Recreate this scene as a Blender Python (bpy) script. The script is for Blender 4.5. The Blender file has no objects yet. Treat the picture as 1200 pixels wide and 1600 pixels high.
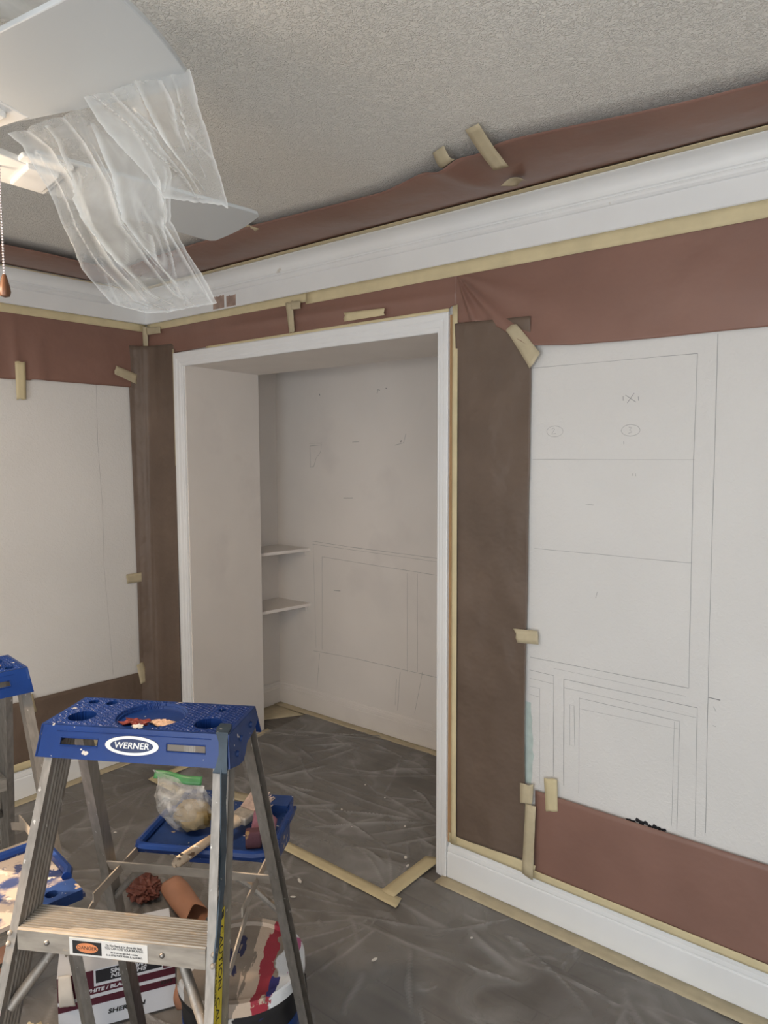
import bpy, bmesh, math, random
from mathutils import Vector, Matrix, noise

rnd = random.Random(7)
S = bpy.context.scene
COL = S.collection

# ------------------------------------------------------------------ camera
cam = bpy.data.cameras.new('camera')
cam.sensor_fit = 'VERTICAL'
cam.sensor_height = 32.0
cam.lens = 1110.8 / 1600 * 32.0
cam.clip_start = 0.02
co = bpy.data.objects.new('camera', cam)
COL.objects.link(co)
_r, _p, _l = math.radians(38.9434), math.radians(4.7557), math.radians(-0.17)
_fw0 = Vector((-math.sin(_r), math.cos(_r), 0)); _rt0 = Vector((math.cos(_r), math.sin(_r), 0)); _up0 = Vector((0, 0, 1))
_fw = _fw0 * math.cos(_p) - _up0 * math.sin(_p)
_up = _up0 * math.cos(_p) + _fw0 * math.sin(_p)
_R = _rt0 * math.cos(_l) + _up * math.sin(_l)
_U = _up * math.cos(_l) - _rt0 * math.sin(_l)
co.matrix_world = Matrix(((_R.x, _U.x, -_fw.x, 3.2403), (_R.y, _U.y, -_fw.y, -2.1008), (_R.z, _U.z, -_fw.z, 1.56), (0, 0, 0, 1)))
S.camera = co

# ------------------------------------------------------------------ world, daylight, exposure
W = bpy.data.worlds.new('sky'); S.world = W
W.use_nodes = True
W.node_tree.nodes['Background'].inputs[0].default_value = (0.62, 0.78, 1.0, 1)
W.node_tree.nodes['Background'].inputs[1].default_value = 1.0

def area_light(name, loc, rot, sx, sy, power, colr):
    l = bpy.data.lights.new(name, 'AREA'); l.shape = 'RECTANGLE'; l.size = sx; l.size_y = sy
    l.energy = power; l.color = colr
    o = bpy.data.objects.new(name, l); COL.objects.link(o)
    o.location = loc; o.rotation_euler = rot
    return o
# daylight entering by the two windows of the room (behind and beside the photographer)
area_light('daylight_front_window', (3.2, -4.14, 1.08), (math.radians(90), 0, 0), 1.6, 1.9, 50, (0.92, 0.965, 1.0))
area_light('daylight_right_window', (4.56, -3.1, 1.45), (math.radians(90), 0, math.radians(90)), 1.3, 1.3, 20, (0.98, 0.98, 0.98))
# low warm sun slipping in by the window of the left wall
_s = bpy.data.lights.new('sun', 'SUN'); _s.energy = 15.0; _s.color = (1.0, 0.74, 0.50); _s.angle = math.radians(0.6)
_so = bpy.data.objects.new('sun', _s); COL.objects.link(_so)
_so.rotation_euler = Vector((0.81, 0.47, -0.345)).to_track_quat('-Z', 'Y').to_euler()

S.view_settings.view_transform = 'Standard'
S.view_settings.look = 'None'
S.view_settings.gamma = 1.0
S.view_settings.use_curve_mapping = False
S.view_settings.exposure = 0.0

# ------------------------------------------------------------------ materials
def lin(c):
    return tuple(((v / 255) / 12.92 if v / 255 <= 0.04045 else ((v / 255 + 0.055) / 1.055) ** 2.4) for v in c)

def nd(nt, t, **kw):
    n = nt.nodes.new(t)
    for k, v in kw.items():
        setattr(n, k, v)
    return n

def mat(name, c, rough=0.6, metal=0.0, spec=0.4, var=0.0, vscale=6.0, bump=0.0, bscale=60.0, bdetail=3.0, bdist=0.002,
        stretch=None, spots=None):
    """c linear rgb; var: colour variation; bump noise; spots: list of (rgb, scale, threshold, width)"""
    m = bpy.data.materials.new(name); m.use_nodes = True
    nt = m.node_tree; b = nt.nodes['Principled BSDF']
    b.inputs['Base Color'].default_value = (*c, 1)
    b.inputs['Roughness'].default_value = rough
    b.inputs['Metallic'].default_value = metal
    b.inputs['Specular IOR Level'].default_value = spec
    tc = nd(nt, 'ShaderNodeTexCoord')
    mp = nd(nt, 'ShaderNodeMapping')
    nt.links.new(tc.outputs['Object'], mp.inputs[0])
    if stretch: mp.inputs['Scale'].default_value = stretch
    csock = None
    if var > 0:
        n = nd(nt, 'ShaderNodeTexNoise'); n.inputs['Scale'].default_value = vscale; n.inputs['Detail'].default_value = 5
        nt.links.new(mp.outputs[0], n.inputs['Vector'])
        r = nd(nt, 'ShaderNodeValToRGB')
        r.color_ramp.elements[0].position = 0.3; r.color_ramp.elements[1].position = 0.7
        r.color_ramp.elements[0].color = (*[v * (1 - var) for v in c], 1)
        r.color_ramp.elements[1].color = (*[min(1, v * (1 + var)) for v in c], 1)
        nt.links.new(n.outputs['Fac'], r.inputs[0]); csock = r.outputs[0]
    for i, (sc, scl, th, wd) in enumerate(spots or []):
        n = nd(nt, 'ShaderNodeTexNoise'); n.inputs['Scale'].default_value = scl; n.inputs['Detail'].default_value = 4
        off = nd(nt, 'ShaderNodeVectorMath', operation='ADD'); off.inputs[1].default_value = (3.1 * i + 1, 7.7 * i, 1.3 * i)
        nt.links.new(mp.outputs[0], off.inputs[0]); nt.links.new(off.outputs[0], n.inputs['Vector'])
        mr = nd(nt, 'ShaderNodeMapRange'); mr.inputs['From Min'].default_value = th; mr.inputs['From Max'].default_value = th + wd
        nt.links.new(n.outputs['Fac'], mr.inputs[0])
        mx = nd(nt, 'ShaderNodeMixRGB')
        nt.links.new(mr.outputs[0], mx.inputs[0])
        if csock: nt.links.new(csock, mx.inputs[1])
        else: mx.inputs[1].default_value = (*c, 1)
        mx.inputs[2].default_value = (*sc, 1); csock = mx.outputs[0]
    if csock: nt.links.new(csock, b.inputs['Base Color'])
    if bump > 0:
        n = nd(nt, 'ShaderNodeTexNoise'); n.inputs['Scale'].default_value = bscale; n.inputs['Detail'].default_value = bdetail
        nt.links.new(mp.outputs[0], n.inputs['Vector'])
        bp = nd(nt, 'ShaderNodeBump'); bp.inputs['Strength'].default_value = bump; bp.inputs['Distance'].default_value = bdist
        nt.links.new(n.outputs['Fac'], bp.inputs['Height']); nt.links.new(bp.outputs[0], b.inputs['Normal'])
    return m

def film_mat(name, base, crease, haze=(0.86, 0.87, 0.86), rough=0.22, bscale=9.0, bump=0.35, trans=0.5):
    """clear polythene: mostly see-through, hazier where the attribute 'crease' (folded film) is high"""
    m = bpy.data.materials.new(name); m.use_nodes = True
    nt = m.node_tree
    for n in list(nt.nodes): nt.nodes.remove(n)
    out = nd(nt, 'ShaderNodeOutputMaterial')
    tr = nd(nt, 'ShaderNodeBsdfTransparent'); tr.inputs[0].default_value = (0.97, 0.97, 0.96, 1)
    pr = nd(nt, 'ShaderNodeBsdfPrincipled'); pr.inputs['Base Color'].default_value = (*haze, 1); pr.inputs['Roughness'].default_value = rough
    pr.inputs['Specular IOR Level'].default_value = 0.8
    tl = nd(nt, 'ShaderNodeBsdfTranslucent'); tl.inputs[0].default_value = (*haze, 1)
    mx0 = nd(nt, 'ShaderNodeMixShader'); mx0.inputs[0].default_value = trans
    nt.links.new(pr.outputs[0], mx0.inputs[1]); nt.links.new(tl.outputs[0], mx0.inputs[2])
    at = nd(nt, 'ShaderNodeAttribute'); at.attribute_name = 'crease'
    tc = nd(nt, 'ShaderNodeTexCoord')
    n = nd(nt, 'ShaderNodeTexNoise'); n.inputs['Scale'].default_value = bscale; n.inputs['Detail'].default_value = 6; n.inputs['Distortion'].default_value = 1.2
    nt.links.new(tc.outputs['Object'], n.inputs['Vector'])
    mr = nd(nt, 'ShaderNodeMapRange'); mr.inputs['From Min'].default_value = 0.35; mr.inputs['From Max'].default_value = 0.7
    mr.inputs['To Min'].default_value = base * 0.6; mr.inputs['To Max'].default_value = base * 1.4
    nt.links.new(n.outputs['Fac'], mr.inputs[0])
    ma = nd(nt, 'ShaderNodeMath', operation='MULTIPLY_ADD'); ma.inputs[1].default_value = crease; ma.use_clamp = True
    nt.links.new(at.outputs['Fac'], ma.inputs[0]); nt.links.new(mr.outputs[0], ma.inputs[2])
    mx = nd(nt, 'ShaderNodeMixShader')
    nt.links.new(ma.outputs[0], mx.inputs[0]); nt.links.new(tr.outputs[0], mx.inputs[1]); nt.links.new(mx0.outputs[0], mx.inputs[2])
    bp = nd(nt, 'ShaderNodeBump'); bp.inputs['Strength'].default_value = bump; bp.inputs['Distance'].default_value = 0.02
    nt.links.new(n.outputs['Fac'], bp.inputs['Height']); nt.links.new(bp.outputs[0], pr.inputs['Normal'])
    nt.links.new(mx.outputs[0], out.inputs[0])
    return m

def textured_paint(name, c, vscale, bdist, strength, rough=0.7, marks=0.0):
    """painted plaster with a knockdown / stipple relief"""
    m = mat(name, c, rough=rough, spec=0.3, var=0.03, vscale=2.5)
    nt = m.node_tree; b = nt.nodes['Principled BSDF']
    tc = nd(nt, 'ShaderNodeTexCoord')
    n1 = nd(nt, 'ShaderNodeTexNoise'); n1.inputs['Scale'].default_value = vscale; n1.inputs['Detail'].default_value = 3; n1.inputs['Distortion'].default_value = 1.5
    nt.links.new(tc.outputs['Object'], n1.inputs['Vector'])
    r = nd(nt, 'ShaderNodeMapRange'); r.inputs['From Min'].default_value = 0.45; r.inputs['From Max'].default_value = 0.62
    nt.links.new(n1.outputs['Fac'], r.inputs[0])
    bp = nd(nt, 'ShaderNodeBump'); bp.inputs['Strength'].default_value = strength; bp.inputs['Distance'].default_value = bdist
    nt.links.new(r.outputs[0], bp.inputs['Height']); nt.links.new(bp.outputs[0], b.inputs['Normal'])
    return m

M = {}
M['wall'] = textured_paint('wall_paint', (0.74, 0.725, 0.70), 55, 0.0012, 0.35)
M['smooth'] = mat('smooth_paint', (0.81, 0.765, 0.72), rough=0.6, spec=0.3, var=0.03, vscale=3.0, bump=0.1, bscale=40,
                  spots=[((0.765, 0.72, 0.68), 3.0, 0.58, 0.12)])  # warm lamp tint is mixed into this paint colour
M['ceiling'] = textured_paint('ceiling_texture', (0.89, 0.875, 0.82), 110, 0.004, 0.75, rough=0.85)
M['trim'] = mat('white_trim_paint', (0.84, 0.85, 0.85), rough=0.38, spec=0.5, var=0.03, vscale=5, spots=[((0.66, 0.63, 0.58), 11.0, 0.715, 0.03)])
M['floor'] = None
M['paper'] = mat('red_masking_paper', (0.255, 0.140, 0.108), rough=0.42, spec=0.5, var=0.10, vscale=4.0, bump=0.5, bscale=9, bdist=0.010)
M['kraft'] = mat('brown_masking_paper', (0.150, 0.108, 0.082), rough=0.5, spec=0.4, var=0.12, vscale=5.0, bump=0.8, bscale=8, bdist=0.020)
M['tan'] = mat('tan_kraft_paper', (0.42, 0.21, 0.13), rough=0.5, spec=0.4, var=0.15, vscale=8.0, bump=0.3, bscale=20, bdist=0.004)
M['darkpaper'] = mat('dark_red_paper', (0.16, 0.055, 0.04), rough=0.5, spec=0.4, var=0.2, vscale=20.0, bump=0.4, bscale=40, bdist=0.004)
M['tape'] = mat('masking_tape', (0.68, 0.585, 0.365), rough=0.6, spec=0.3, var=0.07, vscale=14, bump=0.2, bscale=160)
M['tape_old'] = mat('masking_tape_over_paper', (0.54, 0.465, 0.315), rough=0.6, spec=0.3, var=0.10, vscale=22, bump=0.2, bscale=160)
M['wood'] = mat('raw_wood_edge', (0.42, 0.25, 0.12), rough=0.6, var=0.2, vscale=12, stretch=(8, 8, 0.6))
M['pencil'] = mat('pencil_graphite', (0.31, 0.31, 0.305), rough=0.7)
M['pencil_dark'] = mat('pencil_graphite_dark', (0.24, 0.24, 0.24), rough=0.7)
M['char'] = mat('black_scuffed_paint', (0.02, 0.02, 0.025), rough=0.6)
M['green'] = mat('green_wash', (0.52, 0.61, 0.575), rough=0.7, var=0.1, vscale=30)
M['blue'] = mat('blue_plastic', (0.007, 0.032, 0.155), rough=0.32, spec=0.3, var=0.12, vscale=20, bump=0.1, bscale=120,
                spots=[((0.55, 0.52, 0.47), 55.0, 0.70, 0.012)])
M['blue_worn'] = mat('blue_plastic_worn', (0.016, 0.042, 0.150), rough=0.42, spec=0.2, var=0.2, vscale=25, bump=0.1, bscale=120,
                     spots=[((0.30, 0.24, 0.19), 34.0, 0.66, 0.02), ((0.60, 0.56, 0.5), 80.0, 0.70, 0.012)])
M['blue_dust'] = mat('blue_plastic_dusty', (0.030, 0.050, 0.15), rough=0.6, spec=0.3, var=0.2, vscale=25,
                     spots=[((0.36, 0.31, 0.27), 13.0, 0.43, 0.08), ((0.05, 0.06, 0.13), 30.0, 0.57, 0.05), ((0.50, 0.44, 0.38), 44.0, 0.62, 0.03)])
M['alu'] = mat('aluminium_worn', (0.27, 0.25, 0.225), rough=0.58, metal=0.8, spec=0.5, var=0.18, vscale=16, stretch=(6, 6, 0.8), bump=0.12, bscale=60,
               spots=[((0.62, 0.60, 0.56), 32.0, 0.70, 0.02)])
M['alu_step'] = mat('aluminium_step', (0.33, 0.295, 0.25), rough=0.5, metal=0.3, spec=0.5, var=0.2, vscale=22, stretch=(1, 4, 4),
                    spots=[((0.42, 0.34, 0.26), 26.0, 0.64, 0.03)])
M['alu_dull'] = mat('aluminium_dusty', (0.36, 0.32, 0.275), rough=0.55, metal=0.35, spec=0.4, var=0.15, vscale=20)
M['rivet'] = mat('rivet_steel', (0.22, 0.21, 0.20), rough=0.4, metal=0.8)
M['silver'] = mat('badge_silver', (0.62, 0.62, 0.60), rough=0.3, metal=0.3)
M['navy'] = mat('badge_navy', (0.012, 0.025, 0.085), rough=0.35)
M['ink'] = mat('black_ink', (0.018, 0.018, 0.018), rough=0.6)
M['grey_ink'] = mat('grey_ink', (0.22, 0.22, 0.22), rough=0.6)
M['label_white'] = mat('label_white', (0.66, 0.64, 0.60), rough=0.5, var=0.06, vscale=30)
M['label_yellow'] = mat('label_yellow', (0.62, 0.50, 0.03), rough=0.5, var=0.08, vscale=30)
M['orange'] = mat('label_orange', (0.62, 0.22, 0.09), rough=0.5, var=0.1, vscale=60)
M['duct'] = mat('dark_paint_strap', (0.035, 0.055, 0.075), rough=0.5, var=0.3, vscale=30, spots=[((0.30, 0.29, 0.27), 60.0, 0.68, 0.02)])
M['fan'] = mat('fan_blade_white', (0.50, 0.52, 0.525), rough=0.45, spec=0.4, bump=0.03, bscale=150)
M['fan_iron'] = mat('fan_bracket_white', (0.78, 0.77, 0.74), rough=0.35, spec=0.5)
M['chain'] = mat('bead_chain', (0.60, 0.55, 0.55), rough=0.3, metal=0.8)
M['knob'] = mat('walnut_knob', (0.13, 0.055, 0.025), rough=0.35, var=0.3, vscale=30, stretch=(6, 6, 1))
M['film'] = film_mat('polythene_fan_film', 0.27, 0.75, bscale=9.0, bump=0.35, trans=0.45)
M['sheet'] = film_mat('polythene_floor_sheet', 0.38, 0.24, haze=(0.46, 0.45, 0.44), rough=0.30, bscale=4.0, bump=1.0, trans=0.0)
M['bag'] = film_mat('zip_bag_film', 0.22, 0.5, haze=(0.80, 0.81, 0.80), rough=0.18, bscale=30, bump=0.8, trans=0.3)
M['bag_green'] = mat('zip_bag_green', (0.06, 0.22, 0.08), rough=0.4, var=0.2, vscale=40)
M['rag'] = mat('putty_lump', (0.27, 0.21, 0.12), rough=0.7, var=0.25, vscale=20, bump=0.6, bscale=40, bdist=0.006, spots=[((0.16, 0.105, 0.03), 14.0, 0.52, 0.06)])
M['brush_wood'] = mat('brush_handle_wood', (0.42, 0.33, 0.24), rough=0.6, var=0.2, vscale=30, spots=[((0.10, 0.055, 0.03), 60.0, 0.60, 0.03), ((0.7, 0.66, 0.6), 90.0, 0.68, 0.02)])
M['bristle'] = mat('brush_bristle', (0.52, 0.40, 0.34), rough=0.8, var=0.25, vscale=60, bump=0.5, bscale=200)
M['ferrule'] = mat('brush_ferrule', (0.42, 0.38, 0.33), rough=0.45, metal=0.6, var=0.3, vscale=60)
M['plum'] = mat('plum_sandpaper', (0.20, 0.085, 0.115), rough=0.85, bump=0.4, bscale=400)
M['maroon'] = mat('maroon_sponge', (0.085, 0.035, 0.045), rough=0.9, bump=0.5, bscale=150, spots=[((0.25, 0.15, 0.07), 30.0, 0.62, 0.04)])
M['card'] = mat('white_carton', (0.60, 0.62, 0.66), rough=0.6, var=0.04)
M['card_in'] = mat('torn_carton_edge', (0.62, 0.57, 0.50), rough=0.7, var=0.08, vscale=20)
M['box_maroon'] = mat('carton_maroon', (0.075, 0.012, 0.024), rough=0.5)
M['box_black'] = mat('carton_black', (0.02, 0.02, 0.024), rough=0.5)
M['pail'] = mat('pail_black', (0.022, 0.022, 0.024), rough=0.42, var=0.3, vscale=14,
                spots=[((0.50, 0.48, 0.45), 16.0, 0.64, 0.02), ((0.02, 0.03, 0.20), 9.0, 0.66, 0.02)])
M['pail_blue'] = mat('pail_blue', (0.02, 0.07, 0.28), rough=0.42, var=0.3, vscale=14, spots=[((0.6, 0.6, 0.6), 20.0, 0.66, 0.02)])
M['chip'] = mat('white_paint_chip', (0.80, 0.77, 0.72), rough=0.7)
M['peel'] = mat('peeled_paint_scrap', (0.60, 0.40, 0.28), rough=0.7, var=0.25, vscale=120)
M['redpaint'] = mat('dried_red_paint', (0.20, 0.035, 0.028), rough=0.5, var=0.4, vscale=90, bump=0.6, bscale=90, bdist=0.004)
M['wire'] = mat('steel_wire', (0.05, 0.05, 0.05), rough=0.4, metal=0.7)
M['brown_patch'] = mat('crown_brown', (0.40, 0.29, 0.24), rough=0.4, var=0.35, vscale=20)
M['pane'] = None

def pail_lid_material():
    """lid smeared with dried paint: taupe, navy, crimson and cream runs"""
    m = mat('paint_smeared_lid', (0.27, 0.22, 0.175), rough=0.55, var=0.15, vscale=18, bump=0.5, bscale=60, bdist=0.004)
    nt = m.node_tree; b = nt.nodes['Principled BSDF']
    prev = b.inputs['Base Color'].links[0].from_socket
    tc = nd(nt, 'ShaderNodeTexCoord')
    sep = nd(nt, 'ShaderNodeSeparateXYZ'); nt.links.new(tc.outputs['Object'], sep.inputs[0])
    def layer(prev, colr, cx, w, nscale, seed, amp, cy=0.0, wy=9.0):
        n = nd(nt, 'ShaderNodeTexNoise'); n.inputs['Scale'].default_value = nscale; n.inputs['Detail'].default_value = 6
        mp = nd(nt, 'ShaderNodeMapping'); mp.inputs['Location'].default_value = (seed, seed * 1.7, 0); mp.inputs['Scale'].default_value = (1.6, 0.55, 1)
        nt.links.new(tc.outputs['Object'], mp.inputs[0]); nt.links.new(mp.outputs[0], n.inputs['Vector'])
        def gauss(sock, c, wd):
            s = nd(nt, 'ShaderNodeMath', operation='SUBTRACT'); s.inputs[1].default_value = c; nt.links.new(sock, s.inputs[0])
            q = nd(nt, 'ShaderNodeMath', operation='ABSOLUTE'); nt.links.new(s.outputs[0], q.inputs[0])
            d = nd(nt, 'ShaderNodeMath', operation='DIVIDE'); d.inputs[1].default_value = wd; nt.links.new(q.outputs[0], d.inputs[0])
            return d.outputs[0]
        gx = gauss(sep.outputs['X'], cx, w); gy = gauss(sep.outputs['Y'], cy, wy)
        a = nd(nt, 'ShaderNodeMath', operation='MAXIMUM'); nt.links.new(gx, a.inputs[0]); nt.links.new(gy, a.inputs[1])
        k = nd(nt, 'ShaderNodeMath', operation='MULTIPLY_ADD'); k.inputs[1].default_value = amp
        nn = nd(nt, 'ShaderNodeMath', operation='SUBTRACT'); nn.inputs[1].default_value = 0.5; nt.links.new(n.outputs['Fac'], nn.inputs[0])
        nt.links.new(nn.outputs[0], k.inputs[0]); nt.links.new(a.outputs[0], k.inputs[2])
        mr = nd(nt, 'ShaderNodeMapRange'); mr.inputs['From Min'].default_value = 1.04; mr.inputs['From Max'].default_value = 0.96
        nt.links.new(k.outputs[0], mr.inputs[0])
        mx = nd(nt, 'ShaderNodeMixRGB'); nt.links.new(mr.outputs[0], mx.inputs[0]); nt.links.new(prev, mx.inputs[1]); mx.inputs[2].default_value = (*colr, 1)
        return mx.outputs[0]
    p = layer(prev, (0.60, 0.47, 0.36), 0.050, 0.026, 22, 1.0, 3.0)
    p = layer(p, (0.74, 0.76, 0.78), 0.135, 0.045, 16, 2.0, 1.6)
    p = layer(p, (0.36, 0.035, 0.055), 0.066, 0.015, 24, 3.3, 6.0)
    p = layer(p, (0.022, 0.024, 0.075), -0.035, 0.022, 26, 5.1, 5.0, 0.01, 0.05)
    p = layer(p, (0.03, 0.03, 0.16), 0.092, 0.009, 18, 9.1, 3.0, -0.085, 0.03)
    p = layer(p, (0.42, 0.10, 0.22), 0.128, 0.007, 26, 12.1, 4.0, 0.03, 0.04)
    p = layer(p, (0.70, 0.70, 0.70), -0.12, 0.010, 34, 17.0, 4.0)
    p = layer(p, (0.58, 0.46, 0.36), 0.012, 0.004, 30, 21.0, 5.0, -0.09, 0.04)
    nt.links.new(p, b.inputs['Base Color'])
    return m
M['lid'] = pail_lid_material()

def floor_material():
    m = bpy.data.materials.new('grey_brown_plank_floor'); m.use_nodes = True
    nt = m.node_tree; b = nt.nodes['Principled BSDF']
    tc = nd(nt, 'ShaderNodeTexCoord'); mp = nd(nt, 'ShaderNodeMapping'); mp.inputs['Scale'].default_value = (0.9, 9.0, 1)
    nt.links.new(tc.outputs['Object'], mp.inputs[0])
    n = nd(nt, 'ShaderNodeTexNoise'); n.inputs['Scale'].default_value = 3.0; n.inputs['Detail'].default_value = 8
    nt.links.new(mp.outputs[0], n.inputs['Vector'])
    r = nd(nt, 'ShaderNodeValToRGB'); r.color_ramp.elements[0].position = 0.3; r.color_ramp.elements[1].position = 0.75
    r.color_ramp.elements[0].color = (0.105, 0.094, 0.083, 1); r.color_ramp.elements[1].color = (0.200, 0.178, 0.156, 1)
    nt.links.new(n.outputs['Fac'], r.inputs[0])
    br = nd(nt, 'ShaderNodeTexBrick'); br.inputs['Scale'].default_value = 1.0
    br.inputs['Brick Width'].default_value = 1.2; br.inputs['Row Height'].default_value = 0.19; br.inputs['Mortar Size'].default_value = 0.002
    br.inputs['Color1'].default_value = (1, 1, 1, 1); br.inputs['Color2'].default_value = (0.72, 0.72, 0.72, 1); br.inputs['Mortar'].default_value = (0.45, 0.45, 0.45, 1)
    nt.links.new(tc.outputs['Object'], br.inputs['Vector'])
    mx = nd(nt, 'ShaderNodeMixRGB'); mx.blend_type = 'MULTIPLY'; mx.inputs[0].default_value = 1
    nt.links.new(r.outputs[0], mx.inputs[1]); nt.links.new(br.outputs['Color'], mx.inputs[2])
    nt.links.new(mx.outputs[0], b.inputs['Base Color']); b.inputs['Roughness'].default_value = 0.6
    return m
M['floor'] = floor_material()

def glass_material():
    m = bpy.data.materials.new('window_glass'); m.use_nodes = True
    nt = m.node_tree
    for n in list(nt.nodes): nt.nodes.remove(n)
    out = nd(nt, 'ShaderNodeOutputMaterial'); tr = nd(nt, 'ShaderNodeBsdfTransparent'); gl = nd(nt, 'ShaderNodeBsdfGlossy'); gl.inputs['Roughness'].default_value = 0.02
    mx = nd(nt, 'ShaderNodeMixShader'); mx.inputs[0].default_value = 0.06
    nt.links.new(tr.outputs[0], mx.inputs[1]); nt.links.new(gl.outputs[0], mx.inputs[2]); nt.links.new(mx.outputs[0], out.inputs[0])
    return m
M['pane'] = glass_material()

def emit_material(name, c, s):
    m = bpy.data.materials.new(name); m.use_nodes = True
    b = m.node_tree.nodes['Principled BSDF']
    b.inputs['Base Color'].default_value = (*c, 1); b.inputs['Emission Color'].default_value = (*c, 1); b.inputs['Emission Strength'].default_value = s
    return m
M['bulb'] = emit_material('lit_bulb', (1.0, 0.78, 0.55), 3.0)

# ------------------------------------------------------------------ mesh helpers
class MB:
    def __init__(s): s.v = []; s.f = []
    def add(s, vs, fs):
        o = len(s.v); s.v += [tuple(v) for v in vs]; s.f += [tuple(i + o for i in f) for f in fs]; return s
    def box(s, x0, x1, y0, y1, z0, z1):
        return s.add([(x0, y0, z0), (x1, y0, z0), (x1, y1, z0), (x0, y1, z0), (x0, y0, z1), (x1, y0, z1), (x1, y1, z1), (x0, y1, z1)],
                     [(0, 3, 2, 1), (4, 5, 6, 7), (0, 1, 5, 4), (1, 2, 6, 5), (2, 3, 7, 6), (3, 0, 4, 7)])
    def loft(s, rings, closed=True, cap=True):
        """rings: list of equal-length point rings"""
        n = len(rings[0]); o = len(s.v)
        for r in rings: s.v += [tuple(p) for p in r]
        for k in range(len(rings) - 1):
            for i in range(n if closed else n - 1):
                j = (i + 1) % n
                s.f.append((o + k * n + i, o + k * n + j, o + (k + 1) * n + j, o + (k + 1) * n + i))
        if cap and closed:
            s.f.append(tuple(o + i for i in reversed(range(n))))
            s.f.append(tuple(o + (len(rings) - 1) * n + i for i in range(n)))
        return s
    def tube(s, pts, r, n=8, cap=True):
        pts = [Vector(p) for p in pts]; rings = []
        rr = r if isinstance(r, (list, tuple)) else [r] * len(pts)
        up = Vector((0, 0, 1))
        for i, p in enumerate(pts):
            d = (pts[min(i + 1, len(pts) - 1)] - pts[max(i - 1, 0)]).normalized()
            a = d.cross(up)
            if a.length < 1e-3: a = d.cross(Vector((1, 0, 0)))
            a.normalize(); b = d.cross(a)
            rings.append([p + (a * math.cos(t) + b * math.sin(t)) * rr[i] for t in [2 * math.pi * k / n for k in range(n)]])
        return s.loft(rings, True, cap)
    def bar(s, p0, p1, w, t, side):
        """flat bar: width w along `side`, thickness t"""
        p0 = Vector(p0); p1 = Vector(p1); d = (p1 - p0).normalized(); a = Vector(side); a = (a - d * a.dot(d)).normalized(); b = d.cross(a)
        q = [a * w / 2 * i + b * t / 2 * j for i, j in ((-1, -1), (1, -1), (1, 1), (-1, 1))]
        return s.loft([[p0 + k for k in q], [p1 + k for k in q]])
    def lathe(s, prof, c=(0, 0, 0), n=32):
        rings = [[(c[0] + r * math.cos(2 * math.pi * k / n), c[1] + r * math.sin(2 * math.pi * k / n), c[2] + z) for k in range(n)] for r, z in prof]
        return s.loft(rings)
    def ball(s, c, r, n=8, m=5, sz=1.0):
        prof = [(r * math.sin(math.pi * i / m) + 1e-5, -r * sz * math.cos(math.pi * i / m)) for i in range(m + 1)]
        return s.lathe(prof, c, n)
    def grid(s, fn, nu, nv):
        o = len(s.v)
        for j in range(nv + 1):
            for i in range(nu + 1): s.v.append(tuple(fn(i / nu, j / nv)))
        for j in range(nv):
            for i in range(nu):
                a = o + j * (nu + 1) + i; s.f.append((a, a + 1, a + nu + 2, a + nu + 1))
        return s
    def build(s, name, m, parent=None, smooth=False, bevel=0, seg=2, thick=0, angle=40, recalc=True):
        me = bpy.data.meshes.new(name); me.from_pydata(s.v, [], s.f)
        if recalc:
            bm = bmesh.new(); bm.from_mesh(me); bmesh.ops.recalc_face_normals(bm, faces=bm.faces); bm.to_mesh(me); bm.free()
        me.materials.append(M[m] if isinstance(m, str) else m)
        if smooth:
            me.polygons.foreach_set('use_smooth', [True] * len(me.polygons))
            try: me.set_sharp_from_angle(angle=math.radians(angle))
            except Exception: pass
        o = bpy.data.objects.new(name, me); COL.objects.link(o)
        if parent: o.parent = parent
        if thick:
            k = o.modifiers.new('thickness', 'SOLIDIFY'); k.thickness = thick; k.offset = 0
        if bevel:
            k = o.modifiers.new('edge', 'BEVEL'); k.width = bevel; k.segments = seg; k.limit_method = 'ANGLE'; k.angle_limit = math.radians(35)
        return o

def tag(o, label=None, cat=None, group=None, kind=None):
    if label: o['label'] = label
    if cat: o['category'] = cat
    if group: o['group'] = group
    if kind: o['kind'] = kind
    return o
def struct(o, label=None):
    o['kind'] = 'structure'
    if label: o['label'] = label
    return o
def empty(name, loc=(0, 0, 0), rz=0):
    o = bpy.data.objects.new(name, None); COL.objects.link(o); o.location = loc; o.rotation_euler = (0, 0, rz); o.empty_display_size = 0.1
    return o

def text_obj(name, body, size, m, parent, mw, extrude=0.0004, shear=0.0, bold=0.0, sx=1.0):
    c = bpy.data.curves.new(name, 'FONT'); c.body = body; c.size = size; c.align_x = 'CENTER'; c.align_y = 'CENTER'
    c.extrude = extrude; c.shear = shear; c.offset = bold; c.resolution_u = 3
    t = bpy.data.objects.new(name, c); COL.objects.link(t)
    dg = bpy.context.evaluated_depsgraph_get(); dg.update()
    me = bpy.data.meshes.new_from_object(t.evaluated_get(dg))
    COL.objects.unlink(t); bpy.data.objects.remove(t); bpy.data.curves.remove(c)
    me.name = name; me.transform(mw @ Matrix.Diagonal((sx, 1, 1, 1)))
    me.materials.clear(); me.materials.append(M[m])
    o = bpy.data.objects.new(name, me); COL.objects.link(o); o.parent = parent
    return o

def frame(o, ex, ey):
    """matrix with local x=ex, y=ey at origin o"""
    ex = Vector(ex).normalized(); ey = Vector(ey); ey = (ey - ex * ey.dot(ex)).normalized(); ez = ex.cross(ey)
    return Matrix(((ex.x, ey.x, ez.x, o[0]), (ex.y, ey.y, ez.y, o[1]), (ex.z, ey.z, ez.z, o[2]), (0, 0, 0, 1)))

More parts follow.
